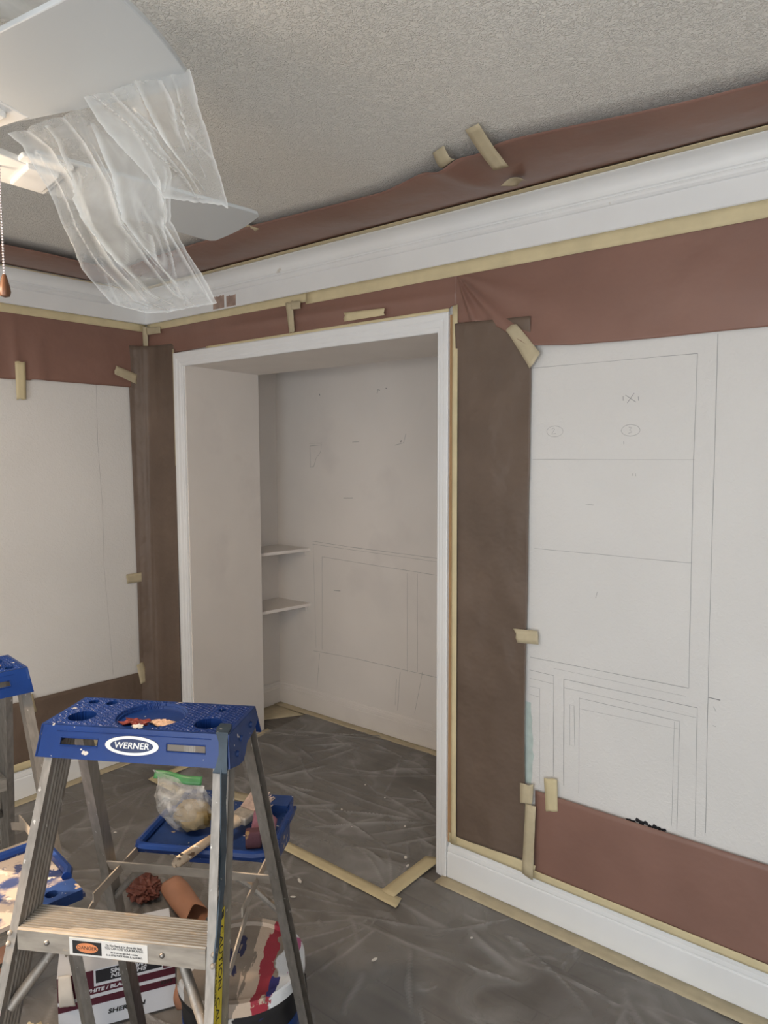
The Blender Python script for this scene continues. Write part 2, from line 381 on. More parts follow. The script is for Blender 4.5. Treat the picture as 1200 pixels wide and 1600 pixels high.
def N(x, y, z=0.0): return noise.noise(Vector((x, y, z)))
def lerp(a, b, t): return a + (b - a) * t
def poly(pts, t):
    """point at normalised x position on a polyline given as (u, v) with rising u"""
    if t <= pts[0][0]: return pts[0][1]
    for (a, b), (c, d) in zip(pts, pts[1:]):
        if t <= c: return b + (d - b) * (t - a) / (c - a)
    return pts[-1][1]

# ------------------------------------------------------------------ the room
ZC = 2.362          # ceiling
XR, YF = 4.6, -4.2   # right wall, front wall (behind the photographer)
OL, OR, OT = 0.315, 1.795, 1.983   # cased opening: left, right, top
AY, AX0, AX1, ALZ = 0.888, -0.02, 2.3, 2.362
PY = 0.512           # depth of the lined passage of the alcove

struct(MB().box(-0.2, XR + 0.15, YF - 0.15, 1.05, -0.12, 0).build('floor', 'floor'))
struct(MB().box(-0.2, XR + 0.15, YF - 0.15, 0.6, ZC, ZC + 0.12).build('ceiling', 'ceiling'))
struct(MB().box(-0.15, 0, YF, -3.0, 0, ZC).box(-0.15, 0, -2.33, 0.0, 0, ZC).box(-0.15, 0, -3.0, -2.33, 0, 1.3).box(-0.15, 0, -3.0, -2.33, 1.76, ZC).build('wall_left', 'wall'))
wb = struct(MB().box(-0.15, 0.262, 0, 0.12, 0, ZC).box(0.262, 1.83, 0, 0.12, OT + 0.005, ZC).box(1.83, XR + 0.15, 0, 0.12, 0, ZC).build('wall_back', 'wall'))
# right wall with a window opening, and the front wall with a wide one
struct(MB().box(XR, XR + 0.15, YF, -3.8, 0, ZC).box(XR, XR + 0.15, -2.4, 0, 0, ZC).box(XR, XR + 0.15, -3.8, -2.4, 0, 0.75).box(XR, XR + 0.15, -3.8, -2.4, 2.15, ZC).build('wall_right', 'wall'))
struct(MB().box(-0.15, 2.35, YF - 0.15, YF, 0, ZC).box(4.05, XR + 0.15, YF - 0.15, YF, 0, ZC).box(2.35, 4.05, YF - 0.15, YF, 0, 0.06).box(2.35, 4.05, YF - 0.15, YF, 2.15, ZC).build('wall_front', 'wall'))
def window(name, c, ux, w, h=1.4, bars=True):
    e = struct(empty(name)); ux = Vector(ux); uz = Vector((0, 0, 1)); un = ux.cross(uz); c = Vector(c)
    fr = MB()
    for a, b in (((-w / 2, 0), (-w / 2, h)), ((w / 2, 0), (w / 2, h))) + ((((0, 0), (0, h)),) if bars else ()):
        fr.bar(c + ux * (a[0]) + uz * a[1], c + ux * b[0] + uz * b[1], 0.05, 0.06, ux)
    for z in ((0.0, h / 2, h) if bars else (0.0, h)): fr.bar(c - ux * w / 2 + uz * z, c + ux * w / 2 + uz * z, 0.05, 0.06, uz)
    fr.build('window_frame', 'trim', e)
    for i in (-1, 1):
        for j in (0, 1):
            MB().bar(c + ux * (i * w / 4) + uz * (j * h / 2 + 0.02), c + ux * (i * w / 4) + uz * (j * h / 2 + h / 2 - 0.02), w / 2 - 0.05, 0.004, ux).build('pane', 'pane', e)
window('window_1', (3.2, YF - 0.11, 0.06), (1, 0, 0), 1.7, 2.09)
window('window_3', (-0.11, -2.665, 1.3), (0, 1, 0), 0.67, 0.46, False)  # unseen; opening sized to keep the sun beam on the ladder
window('window_2', (XR + 0.11, -3.1, 0.75), (0, 1, 0), 1.4)

# alcove behind the opening
struct(MB().loft([[(OL, 0.0, z), (0.252, PY, z), (0.215, PY, z), (0.262, 0.0, z)] for z in (0.0, OT + 0.002)]).build('wall_passage_left', 'smooth'))
struct(MB().box(1.795, 1.83, 0.0, PY, 0, OT + 0.002).build('wall_passage_right', 'smooth'))
struct(MB().box(0.20, 1.86, 0.0, PY, OT, OT + 0.03).build('ceiling_passage', 'smooth'))
struct(MB().box(0.20, 1.86, PY - 0.03, PY, OT + 0.03, ALZ).build('wall_passage_header', 'smooth'))
wa = struct(MB().box(AX0 - 0.1, AX1 + 0.1, AY, AY + 0.1, 0, ALZ).build('wall_alcove_back', 'smooth'))
struct(MB().box(AX0 - 0.1, AX0, 0.12, AY, 0, ALZ).build('wall_alcove_left', 'smooth'))
struct(MB().box(AX1, AX1 + 0.1, 0.12, AY, 0, ALZ).build('wall_alcove_right', 'smooth'))
struct(MB().box(AX0 - 0.1, AX1 + 0.1, 0.6, AY + 0.1, ALZ, ALZ + 0.1).build('ceiling_alcove', 'smooth'))

# mouldings: a profile of (distance from wall, z) run along a straight wall, mitred at its ends
def run(name, prof, p0, p1, nrm, m0=0.0, m1=0.0, m='trim', parent=None):
    p0 = Vector((*p0, 0)); p1 = Vector((*p1, 0)); d = (p1 - p0).normalized(); n = Vector((*nrm, 0))
    r0 = [p0 + d * (m0 * a) + n * a + Vector((0, 0, z)) for a, z in prof]
    r1 = [p1 + d * (m1 * a) + n * a + Vector((0, 0, z)) for a, z in prof]
    return MB().loft([r0, r1]).build(name, m, parent, smooth=True, angle=14)
cove = [(0.030 + 0.045 * (1 - math.cos(t)), 2.309 + 0.036 * math.sin(t)) for t in [math.pi / 2 * k / 8 for k in range(9)]]
crown = [(0, 2.2065), (0.014, 2.2065), (0.018, 2.2095), (0.018, 2.276), (0.024, 2.278), (0.029, 2.284), (0.031, 2.290), (0.029, 2.296), (0.0245, 2.2985), (0.0245, 2.302), (0.030, 2.305)] + cove + [(0.079, 2.3455), (0.086, 2.347), (0.086, 2.3605), (0, 2.3605)]
struct(run('trim_1', crown, (0, 0), (XR, 0), (0, -1), 1, 0), 'white crown moulding above the cased opening')
struct(run('trim_2', crown, (0, YF), (0, 0), (1, 0), 0, -1), 'white crown moulding on the wall beside the corner')
tr1 = bpy.data.objects['trim_1']
rs_ = random.Random(8)
for x0, x1, h in ((0.560, 0.640, .058), (0.655, 0.720, .05)):
    top_ = [(lerp(x0, x1, k / 9), -0.0186, 2.212 + h * rs_.uniform(.9, 1)) for k in range(10)]
    bot_ = [(lerp(x0, x1, k / 9), -0.0186, 2.212) for k in range(10)]
    MB().add(top_ + bot_, [(k, k + 1, 11 + k, 10 + k) for k in range(9)]).build('brown_patch', 'brown_patch', tr1, recalc=False)  # brown quads on the lower band of the crown
base = [(0, 0), (0.016, 0), (0.016, 0.096), (0.0145, 0.0995), (0.0125, 0.1005), (0.0125, 0.103), (0.0145, 0.106), (0.013, 0.119), (0.009, 0.1225), (0.0085, 0.129), (0.005, 0.134), (0, 0.134)]
struct(run('baseboard_back', base, (1.849, 0), (XR, 0), (0, -1)))
struct(run('baseboard_left', base, (0, YF), (0, 0), (1, 0), 0, -1))
struct(run('baseboard_alcove_back', base, (AX0, AY), (AX1, AY), (0, -1), 1, -1, 'smooth'))
struct(run('baseboard_alcove_left', base, (AX0, 0.12), (AX0, AY), (1, 0), 0, -1, 'smooth'))

# door casing: moulded face boards, mitred at the head
cs = struct(empty('trim_3'), 'white cased opening surround')
cprof = [(0, 0.010), (0.004, 0.013), (0.012, 0.0135), (0.016, 0.0165), (0.030, 0.0175), (0.034, 0.0205), (0.050, 0.022), (0.054, 0.0195)]
cw = 0.054
def casing(pts_in, pts_out, name):
    # pts_in/out: the two ends of the inner and outer edge in the wall plane (x,z)
    rings = []
    for k in (0, 1):
        ring = []
        for a, h in cprof:
            t = a / cw; x = lerp(pts_in[k][0], pts_out[k][0], t); z = lerp(pts_in[k][1], pts_out[k][1], t); ring.append((x, -h, z))
        ring.append((pts_out[k][0], 0, pts_out[k][1])); ring.append((pts_in[k][0], 0, pts_in[k][1]))
        rings.append(ring)
    return MB().loft(rings).build(name, 'trim', cs, smooth=True, angle=20)
OUTL, OUTR, OUTT = 0.244, 1.846, 2.044
casing([(0.308, 1.979), (1.795, 1.979)], [(OUTL, OUTT), (OUTR, OUTT)], 'casing_head')
casing([(0.308, 0.0), (0.308, 1.979)], [(OUTL, 0.0), (OUTL, OUTT)], 'casing_side')
casing([(1.795, 0.0), (1.795, 1.979)], [(OUTR, 0.0), (OUTR, OUTT)], 'casing_side')
MB().box(OUTR, OUTR + 0.015, -0.009, 0, 0.136, OUTT - 0.01).build('bare_wood_edge', 'wood', cs)

# ------------------------------------------------------------------ shelves in the niche of the alcove
for zt, lb in ((0.997, 'upper corner shelf in the alcove niche, painted wall colour'), (0.664, 'lower corner shelf in the alcove niche, painted wall colour')):
    e = tag(empty('corner_shelf', (0.1, 0.7, zt)), lb, 'shelf', 'niche shelves in the alcove')
    def q(x, y, z): return (x - 0.1, y - 0.7, z)
    MB().loft([[q(AX0, 0.53, z), q(0.206, 0.53, z), q(0.258, AY, z), q(AX0, AY, z)] for z in (-0.018, 0)]).build('board', 'smooth', e, bevel=0.001)
    MB().box(AX0 - 0.1, 0.232 - 0.1, AY - 0.02 - 0.7, AY - 0.7, -0.048, -0.018).build('cleat', 'smooth', e, bevel=0.001)

# ------------------------------------------------------------------ pencil drawing on the walls
def stroke(pts, wall, m='pencil', w=0.0016, name='pencil_line'):
    """thin graphite line on a wall; pts (u,z); wall = (parent, function to 3d)"""
    par, P = wall; mb = MB(); q = []
    for (a, b), (c, d) in zip(pts, pts[1:]):
        L = math.hypot(c - a, d - b); n = max(1, int(L / 0.05))
        for k in range(n): q.append((lerp(a, c, k / n), lerp(b, d, k / n)))
    q.append(pts[-1])
    L_, R_ = [], []
    for i, (u, z) in enumerate(q):
        a = q[max(0, i - 1)]; b = q[min(len(q) - 1, i + 1)]
        dx, dz = b[0] - a[0], b[1] - a[1]; l = math.hypot(dx, dz) or 1
        nx, nz = -dz / l, dx / l; ww = w * (0.55 + 0.45 * rnd.random()) / 2; j = (rnd.random() - 0.5) * 0.0008
        L_.append(P(u + nx * (ww + j), z + nz * (ww + j))); R_.append(P(u - nx * (ww - j), z - nz * (ww - j)))
    n = len(q); mb.add(L_ + R_, [(i, i + 1, n + i + 1, n + i) for i in range(n - 1)])
    return mb.build(name, m, par, recalc=False)
WB = (wb, lambda u, z: (u, -0.0009, z))
for pts, mm, w in [
    ([(2.158, 1.83), (2.661, 1.832)], 'pencil', .0016), ([(2.661, 1.832), (2.66, 1.535), (2.663, 1.246), (2.667, 0.884)], 'pencil', .0016),
    ([(2.712, 1.88), (2.715, 1.394), (2.717, 1.033), (2.726, 0.47)], 'pencil', .0016), ([(2.163, 1.537), (2.662, 1.538)], 'pencil', .0014),
    ([(2.174, 1.248), (2.663, 1.246)], 'pencil', .0014), ([(2.164, 0.884), (2.667, 0.883)], 'pencil', .0017),
    ([(2.163, 0.840), (2.249, 0.838), (2.255, 0.50)], 'pencil_dark', .0015), ([(2.165, 0.785), (2.2, 0.784), (2.205, 0.46)], 'pencil', .0013),
    ([(2.165, 0.757), (2.2, 0.755)], 'pencil', .001), ([(2.165, 0.812), (2.249, 0.81)], 'pencil', .001),
    ([(2.291, 0.48), (2.285, 0.833), (2.692, 0.831)], 'pencil_dark', .0016), ([(2.692, 0.831), (2.698, 0.45)], 'pencil', .0014),
    ([(2.343, 0.47), (2.338, 0.782), (2.645, 0.780), (2.647, 0.45)], 'pencil', .0014), ([(2.285, 0.805), (2.69, 0.802)], 'pencil', .001),
    ([(2.338, 0.748), (2.645, 0.756)], 'pencil', .001), ([(2.306, 0.754), (2.321, 0.753), (2.326, 0.621), (2.309, 0.621), (2.306, 0.754)], 'pencil', .0012),
    ([(2.63, 0.776), (2.632, 0.46)], 'pencil', .001), ([(2.25, 0.862), (2.66, 0.858)], 'pencil', .0008),
    ([(2.72, 0.868), (2.752, 0.867)], 'pencil_dark', .003)]:
    stroke(pts, WB, mm, w)
def circ(cx, cz, rx, rz, a0=0, a1=360, n=16): return [(cx + rx * math.cos(math.radians(lerp(a0, a1, k / n))), cz + rz * math.sin(math.radians(lerp(a0, a1, k / n)))) for k in range(n + 1)]
stroke([(2.468, 1.705), (2.488, 1.732)], WB, 'pencil_dark', .0018, 'pencil_mark'); stroke([(2.462, 1.728), (2.493, 1.706)], WB, 'pencil_dark', .0018, 'pencil_mark')
stroke([(2.455, 1.725), (2.456, 1.712)], WB, 'pencil_dark', .0018, 'pencil_mark'); stroke([(2.5, 1.722), (2.501, 1.71)], WB, 'pencil_dark', .0018, 'pencil_mark')
for cx, cz in ((2.239, 1.626), (2.48, 1.624)): stroke(circ(cx, cz, 0.028, 0.017), WB, 'pencil', .0013, 'pencil_circle')
stroke([(2.229, 1.632), (2.234, 1.637), (2.238, 1.632), (2.229, 1.618), (2.243, 1.619)], WB, 'pencil', .0015, 'pencil_number')
stroke([(2.474, 1.634), (2.484, 1.632), (2.477, 1.625), (2.485, 1.619), (2.474, 1.615)], WB, 'pencil', .0015, 'pencil_number')
for a, b in (((2.46, 1.592), (2.461, 1.583)), ((2.49, 1.497), (2.49, 1.49)), ((2.498, 1.497), (2.499, 1.489)), ((2.39, 1.13), (2.385, 1.11)), ((2.345, 1.40), (2.372, 1.398)), ((2.735, 0.845), (2.742, 0.832)), ((2.735, 0.79), (2.743, 0.789))):
    stroke([a, b], WB, 'pencil', .0015, 'pencil_mark')
# dark scuff above the low masking paper, green wash by the upright paper
rs = random.Random(3)
for k in range(9):
    u = 2.505 + 0.105 * k / 8; z = 0.438 + rs.uniform(-.006, .012) * (1 - k / 12)
    MB().add([(u + .009 * math.cos(t) * rs.uniform(.6, 1.3), -.0012, z + .006 * math.sin(t) * rs.uniform(.5, 1.4)) for t in [2 * math.pi * i / 7 for i in range(7)]], [tuple(range(7))]).build('scuff', 'char', wb)
mb = MB(); gz = [(0.45 + .28 * i / 14) for i in range(15)]
L_ = [(2.15, -.001, z) for z in gz]; R_ = [(2.168 + .014 * (1 - abs(i - 5) / 11) + rs.uniform(-.003, .003), -.001, z) for i, z in enumerate(gz)]
mb.add(L_ + R_, [(i, i + 1, 16 + i, 15 + i) for i in range(14)]).build('paint_wash', 'green', wb, recalc=False)
# back wall of the alcove
WA = (wa, lambda u, z: (u, AY - 0.0009, z))
for pts, mm, w in [
    ([(0.262, 1.617), (0.366, 1.617)], 'pencil', .0022), ([(0.268, 1.601), (0.366, 1.607), (0.352, 1.565), (0.318, 1.53), (0.297, 1.48), (0.27, 1.477), (0.268, 1.601)], 'pencil', .0024),
    ([(0.28, 1.04), (0.55, 1.03), (1.2, 1.018)], 'pencil', .0022), ([(0.28, 1.022), (0.7, 1.012), (1.2, 1.0)], 'pencil', .0014), ([(0.357, 0.953), (1.2, 0.93)], 'pencil', .0018),
    ([(0.357, 0.953), (0.349, 0.397)], 'pencil', .0018), ([(0.983, 0.924), (0.983, 0.384)], 'pencil', .0018), ([(1.05, 0.924), (1.051, 0.397)], 'pencil', .0018),
    ([(0.28, 0.377), (0.6, 0.39), (1.2, 0.393)], 'pencil', .002), ([(1.084, 0.404), (1.034, 0.17)], 'pencil', .0018), ([(0.935, 0.375), (0.917, 0.157)], 'pencil', .0022), ([(0.91, 0.33), (0.90, 0.18)], 'pencil', .0018),
    ([(0.33, 0.37), (0.303, 0.15)], 'pencil', .0016), ([(0.286, 1.03), (0.30, 0.40)], 'pencil', .0012),
    ([(0.60, 1.62), (0.65, 1.622)], 'pencil', .003), ([(0.90, 1.60), (0.96, 1.612), (0.975, 1.66)], 'pencil', .0025), ([(0.94, 1.615), (0.945, 1.625)], 'pencil_dark', .006), ([(0.53, 1.305), (0.60, 1.308)], 'pencil', .004),
    ([(0.78, 1.88), (0.785, 1.90), (0.80, 1.895)], 'pencil', .005), ([(0.84, 1.905), (0.845, 1.90)], 'pencil_dark', .006), ([(0.45, 0.765), (0.50, 0.768)], 'pencil', .004), ([(0.35, 1.90), (0.353, 1.89)], 'pencil', .006)]:
    stroke(pts, WA, mm, w)
# crack line on the left wall
WL = (bpy.data.objects['wall_left'], lambda u, z: (0.0009, u, z))
stroke([(-0.286, 1.89), (-0.288, 1.6), (-0.275, 1.3), (-0.278, 1.0), (-0.262, 0.7), (-0.25, 0.46)], WL, 'pencil', .0012, 'hairline_crack')

# ------------------------------------------------------------------ masking paper
def sheet(name, m, fn, nu, nv, label, cat='masking paper', group=None, thick=0.0006):
    o = MB().grid(fn, nu, nv).build(name, m, None, smooth=True, thick=thick, angle=60)
    return tag(o, label, cat, group)

# below the crown, over the cased opening (narrow, folded up) and beyond it (full width, hanging)
def f_door(u, v):
    x = lerp(0.015, 1.876, u); top = 2.186; bot = 2.049 if x < 1.84 else 2.062
    bot += 0.003 * N(x * 6, 1) + (0.025 * max(0, (0.06 - x) / 0.06))
    z = lerp(top, bot, v)
    d = 0.0045 + 0.010 * v * (0.5 + N(x * 3.0 - z * 9, z * 4, 2)) + 0.012 * math.exp(-((z - 2.115 + 0.02 * (x - 1.2)) / 0.016) ** 2) * max(0, math.sin((x - 0.35) * 1.9))
    return (x, -abs(d) - 0.004, z)
sheet('masking_paper', 'paper', f_door, 150, 14, 'narrow red masking paper strip between crown moulding and opening head', group='red masking paper strips')
botR = [(1.874, 2.005), (2.0, 1.992), (2.06, 1.96), (2.159, 1.898), (2.306, 1.886), (2.5, 1.884), (4.5, 1.884)]
def f_right(u, v):
    x = 1.874 + (4.55 - 1.874) * (u ** 1.6); z = lerp(2.188, poly(botR, x) + 0.003 * N(x * 5, 4), v)
    dx, dz = x - 1.873, 2.168 - z; r = math.hypot(dx, dz); a = math.atan2(dz, dx)
    ple = math.exp(-((a - 0.78) / 0.10) ** 2) * 0.022 + math.exp(-((a - 1.12) / 0.09) ** 2) * 0.018 + math.exp(-((a - 0.42) / 0.13) ** 2) * 0.010
    d = 0.006 + ple * min(1, r / 0.10) * max(0, 1 - r / 0.75) + 0.010 * v * (0.55 + N(x * 2.3 + z * 4, z * 3, 5)) + 0.012 * v * v * max(0, 1 - abs(x - 2.25) / 0.3)
    return (x, -d - 0.003, z)
sheet('masking_paper', 'paper', f_right, 230, 40, 'wide red masking paper hanging pleated over the pencilled white wall', group='red masking paper strips')
def f_left(u, v):
    y = lerp(-2.15, -0.012, u); b = 1.889 if y > -0.6 else 1.884
    z = lerp(2.19, b + 0.002 * N(y * 6, 9), v)
    d = 0.005 + 0.007 * v * (0.5 + N(y * 5, z * 3, 8)) + 0.012 * math.exp(-((y + 0.66 + 0.05 * (z - 2)) / 0.02) ** 2) * v + 0.008 * math.exp(-((y + 0.56) / 0.035) ** 2) * v
    return (d + 0.003, y, z)
sheet('masking_paper', 'paper', f_left, 180, 20, 'red masking paper under the crown moulding of the side wall', group='red masking paper strips')
# low strip above the baseboard of the pencilled wall
def f_low(u, v):
    x = lerp(2.196, 4.55, u); z = lerp(0.440 + 0.002 * N(x * 7, 3), 0.138, v)
    d = 0.006 + 0.006 * (0.5 + N(x * 3, z * 6, 11)) + 0.010 * math.exp(-((x - 2.25) / 0.05) ** 2) * v * (1 - v) * 2
    return (x, -d - 0.003, z)
sheet('masking_paper', 'paper', f_low, 110, 16, 'low red masking paper above the white baseboard', group='red masking paper strips')
def f_lowl(u, v):
    y = lerp(-2.15, -0.085, u); z = lerp(0.438 - 0.02 * (y + 0.107), 0.150, v)
    return (0.009 + 0.005 * (0.5 + N(y * 4, z * 5, 12)), y, z)
sheet('masking_paper', 'kraft', f_lowl, 100, 14, 'low brown masking paper on the side wall behind the ladders', group='brown masking paper strips')
# upright strip right of the opening
def f_up(u, v):
    z = lerp(lerp(1.999, 1.990, u), lerp(0.170, 0.182, u), v); xl = lerp(1.876, 1.884, v); xr = 2.161 - 0.004 * math.sin(v * 3.1) + 0.002 * N(z * 4, 2)
    x = lerp(xl, xr, u)
    d = 0.007 + 0.006 * (0.5 + N(x * 9, z * 1.6, 21)) * (0.3 + 0.7 * math.sin(math.pi * u)) + 0.002 * N(x * 20, z * 7, 3) + 0.010 * u ** 6 * math.exp(-((z - 0.7) / 0.25) ** 2)
    if v < 0.12: d += 0.014 * (1 - v / 0.12)
    return (x, -d - 0.004, z)
sheet('masking_paper', 'kraft', f_up, 40, 150, 'upright dark brown masking paper beside the cased opening', group='brown masking paper strips')
# strip folded loosely into the corner
CP = [(0.006, -0.113), (0.014, -0.088), (0.030, -0.060), (0.044, -0.044), (0.062, -0.032), (0.10, -0.022), (0.17, -0.012), (0.236, -0.008)]
def f_cor(u, v):
    z = lerp(2.094, 0.14, v); t = u * (len(CP) - 1); i = min(int(t), len(CP) - 2); k = t - i
    x = lerp(CP[i][0], CP[i + 1][0], k); y = lerp(CP[i][1], CP[i + 1][1], k)
    if u < 0.14: y += 0.010 * min(1, max(0, (1.9 - z))) * (1 - u / 0.14)
    if u > 0.75: x -= 0.020 * max(0, v - 0.05) * (u - 0.75) * 4
    w = 0.006 * N(u * 6, z * 0.9, 31) * math.sin(math.pi * u)
    return (x + w + 0.002, y - w - 0.003, z)
sheet('masking_paper', 'kraft', f_cor, 42, 90, 'dark brown masking paper folded into the room corner', group='brown masking paper strips')
# paper taped to the top of the crown, its free edge sagging just below the ceiling
freeM = [(0.35, -0.40), (0.90, -0.425), (1.30, -0.428), (1.60, -0.40), (1.86, -0.395), (2.10, -0.445), (2.17, -0.455), (2.30, -0.472), (2.49, -0.445), (2.71, -0.402), (2.885, -0.375), (3.3, -0.36), (4.5, -0.36)]
def f_cm(u, v):
    x = lerp(0.42, 4.5, u); y1 = poly(freeM, x) + 0.003 * N(x * 5, 41)
    y = lerp(-0.112, y1, v)
    sag = 0.016 * math.sin(math.pi * min(1, v * 0.8)) + 0.008 * v * (0.6 + N(x * 1.7, 5)) + 0.006 * N(x * 4, v * 2, 43) * min(1, v * 4)
    sag += 0.020 * math.exp(-((x - (2.10 + 0.06 * (1 - v))) / 0.045) ** 2) * v + 0.010 * math.exp(-((x - 2.23) / 0.06) ** 2) * v
    return (x, y, 2.3525 - max(0.001, sag))
sheet('masking_paper', 'paper', f_cm, 200, 18, 'red masking paper along the ceiling above the crown over the opening', group='red masking paper strips')
def f_cl(u, v):
    y = lerp(-3.6, -0.30, u); x = lerp(0.112, 0.45 + 0.004 * N(y * 5, 44), v)
    if y > -0.45: x = min(x, 0.112 + (x - 0.112) * (1 - 0.25 * (y + 0.45) / 0.15))
    return (x, y, 2.3465 - (0.012 * math.sin(math.pi * v * 0.8) + 0.004 * v * N(y * 3, v * 2, 45) + 0.006 * v))
sheet('masking_paper', 'paper', f_cl, 120, 14, 'red masking paper along the ceiling behind the fan blades', group='red masking paper strips')

# ------------------------------------------------------------------ masking tape
def tape(P, corners, label, m='tape', nu=10, nv=3, curl=0.0, torn=0.002, group=None, seed=0):
    """quad strip of tape; corners (a,b,c,d) run a->b along one long side's start... a,b = one end; d,c = other end"""
    a, b, c, d = corners; rr = random.Random(seed + 17)
    ja = [rr.uniform(-torn, torn) for _ in range(nv + 1)]; jb = [rr.uniform(-torn, torn) for _ in range(nv + 1)]
    def fn(u, v):
        p = lerp(a[0], d[0], u), lerp(a[1], d[1], u); q = lerp(b[0], c[0], u), lerp(b[1], c[1], u)
        L = math.hypot(d[0] - a[0], d[1] - a[1]) or 1; k = int(round(v * nv))
        e = ja[k] * (1 - u) ** 8 + jb[k] * u ** 8
        x = lerp(p[0], q[0], v) + (d[0] - a[0]) / L * e; z = lerp(p[1], q[1], v) + (d[1] - a[1]) / L * e
        return P(x, z, 0.0006 * N(u * 7 + seed, v * 2) + curl * (2 * u - 1) ** 4)
    o = MB().grid(fn, nu, nv).build('masking_tape', m, None, smooth=True, thick=0.0005)
    return tag(o, label, 'tape', group)
PB = lambda off: (lambda x, z, d: (x, -off - d, z))
PL = lambda off: (lambda y, z, d: (off + d, y, z))
PF = lambda off: (lambda x, y, d: (x, y, off + d))
LT = 'long masking tape lines'
tape(PB(0.0125), [(0.02, 2.206), (0.02, 2.172), (1.2, 2.170), (1.2, 2.206)], 'tape line under the crown from the corner to above the opening', nu=30, torn=0, group=LT, seed=1)
tape(PB(0.0140), [(1.15, 2.206), (1.15, 2.160), (4.5, 2.160), (4.5, 2.206)], 'tape line under the crown above the wide hanging red paper', nu=60, torn=0, group=LT, seed=2)
tape(PL(0.0125), [(-3.2, 2.206), (-3.2, 2.166), (-0.015, 2.169), (-0.015, 2.206)], 'tape line under the crown of the side wall', nu=60, torn=0, group=LT, seed=3)
tape(lambda x, y, d: (x, y, 2.3495 - .14 * (-y - .088) + d * .3), [(0.12, -0.088), (0.12, -0.134), (4.5, -0.134), (4.5, -0.088)], 'tape line holding ceiling paper above the crown over the opening', nu=60, torn=0, group=LT, seed=4)
tape(lambda x, y, d: (x, y, 2.3440 - .14 * (x - .088) + d * .3), [(0.088, -3.6), (0.132, -3.6), (0.132, -0.13), (0.088, -0.13)], 'tape line holding ceiling paper above the crown behind the fan', nu=60, torn=0, group=LT, seed=5)
tape(PB(0.020), [(1.863, 2.062), (1.884, 2.062), (1.889, 0.140), (1.867, 0.140)], 'upright tape line beside the casing of the opening', nu=40, torn=0.001, group=LT, seed=6)
tape(PB(0.0175), [(0.50, 2.0535), (0.50, 2.0445), (1.846, 2.0445), (1.846, 2.0555)], 'thin tape line along the top of the opening head casing', nu=30, torn=0, group=LT, seed=7)
tape(PB(0.0115), [(1.852, 0.137), (1.852, 0.176), (2.2, 0.178), (2.2, 0.137)], 'tape line on the baseboard top below the upright brown paper', nu=20, torn=0.001, group=LT, seed=8)
tape(PB(0.0175), [(2.19, 0.136), (2.19, 0.164), (4.5, 0.160), (4.5, 0.136)], 'tape line on the baseboard top below the low red paper', nu=40, torn=0.001, group=LT, seed=9)
tape(PL(0.016), [(-3.2, 0.136), (-3.2, 0.172), (-0.10, 0.172), (-0.10, 0.136)], 'tape line on the baseboard top of the side wall', nu=40, torn=0.001, group=LT, seed=10)
tape(PB(0.0205), [(2.165, 0.386), (2.203, 0.388), (2.196, 0.128), (2.155, 0.138)], 'upright tape joining brown paper to low red paper', 'tape_old', seed=11)
tape(PB(0.019), [(0.238, 2.066), (0.254, 2.066), (0.246, 1.50), (0.238, 1.50)], 'thin tape edge between corner paper and left casing', 'tape_old', nu=14, seed=12)
# small torn pieces
SM = 'short torn tape pieces'
tape(PB(0.030), [(1.048, 2.178), (1.090, 2.176), (1.10, 2.052), (1.068, 2.054)], 'torn tape stuck upright on the red strip above the opening', 'tape_old', group=SM, seed=21, torn=.008)
tape(PB(0.031), [(1.082, 2.178), (1.084, 2.145), (1.138, 2.142), (1.134, 2.174)], 'small tape crosspiece beside the upright tape above the opening', 'tape_old', group=SM, seed=22, torn=.004)
tape(PB(0.031), [(1.371, 2.097), (1.377, 2.063), (1.576, 2.063), (1.567, 2.089)], 'torn tape lying flat on the opening head near the right', 'tape', group=SM, seed=23, torn=.006)
tape(PB(0.034), [(2.081, 1.952), (2.115, 1.972), (2.203, 1.868), (2.166, 1.826)], 'slanting tape at the top corner of the upright brown paper', 'tape_old', group=SM, seed=24, curl=.004, torn=.006)
tape(PB(0.0335), [(2.165, 1.888), (2.196, 1.877), (2.197, 1.868), (2.165, 1.826)], 'tape end on the bare wall under the slanting tape', 'tape', group=SM, seed=25)
tape(PB(0.0205), [(2.115, 0.976), (2.128, 0.930), (2.204, 0.937), (2.197, 0.981)], 'level tape halfway down the upright brown paper', 'tape_old', group=SM, seed=26, torn=.005)
tape(PB(0.0220), [(2.144, 0.453), (2.194, 0.460), (2.190, 0.388), (2.146, 0.380)], 'tape square at the foot of the upright brown paper', 'tape_old', group=SM, seed=27, torn=.005)
tape(PB(0.0175), [(2.229, 0.492), (2.275, 0.499), (2.280, 0.392), (2.238, 0.378)], 'tape holding the top edge of the low red paper', 'tape', group=SM, seed=28, torn=.005)
tape(PB(0.026), [(0.030, 2.190), (0.036, 2.152), (0.150, 2.150), (0.156, 2.182)], 'short level tape in the corner under the crown', 'tape_old', group=SM, seed=29, torn=.006)
tape(lambda x, z, d: (0.010 + x * .6, -0.034 + x * .3, z), [(0.0, 2.195), (0.045, 2.193), (0.045, 2.092), (0.005, 2.092)], 'upright tape down the room corner under the crown', 'tape_old', group=SM, seed=30, torn=.004)
tape(PL(0.029), [(-0.673, 1.960), (-0.628, 1.962), (-0.631, 1.798), (-0.672, 1.798)], 'upright tape on the side wall holding the red paper edge', 'tape', group=SM, seed=31, torn=.004)
tape(PL(0.024), [(-0.188, 1.986), (-0.203, 1.946), (-0.083, 1.905), (-0.071, 1.952)], 'slanting tape between side wall paper and corner paper', 'tape_old', group=SM, seed=32, torn=.005)
tape(PL(0.018), [(-0.171, 0.956), (-0.166, 0.909), (-0.075, 0.908), (-0.077, 0.955)], 'level tape on the left edge of the corner paper', 'tape_old', group=SM, seed=33, torn=.005)
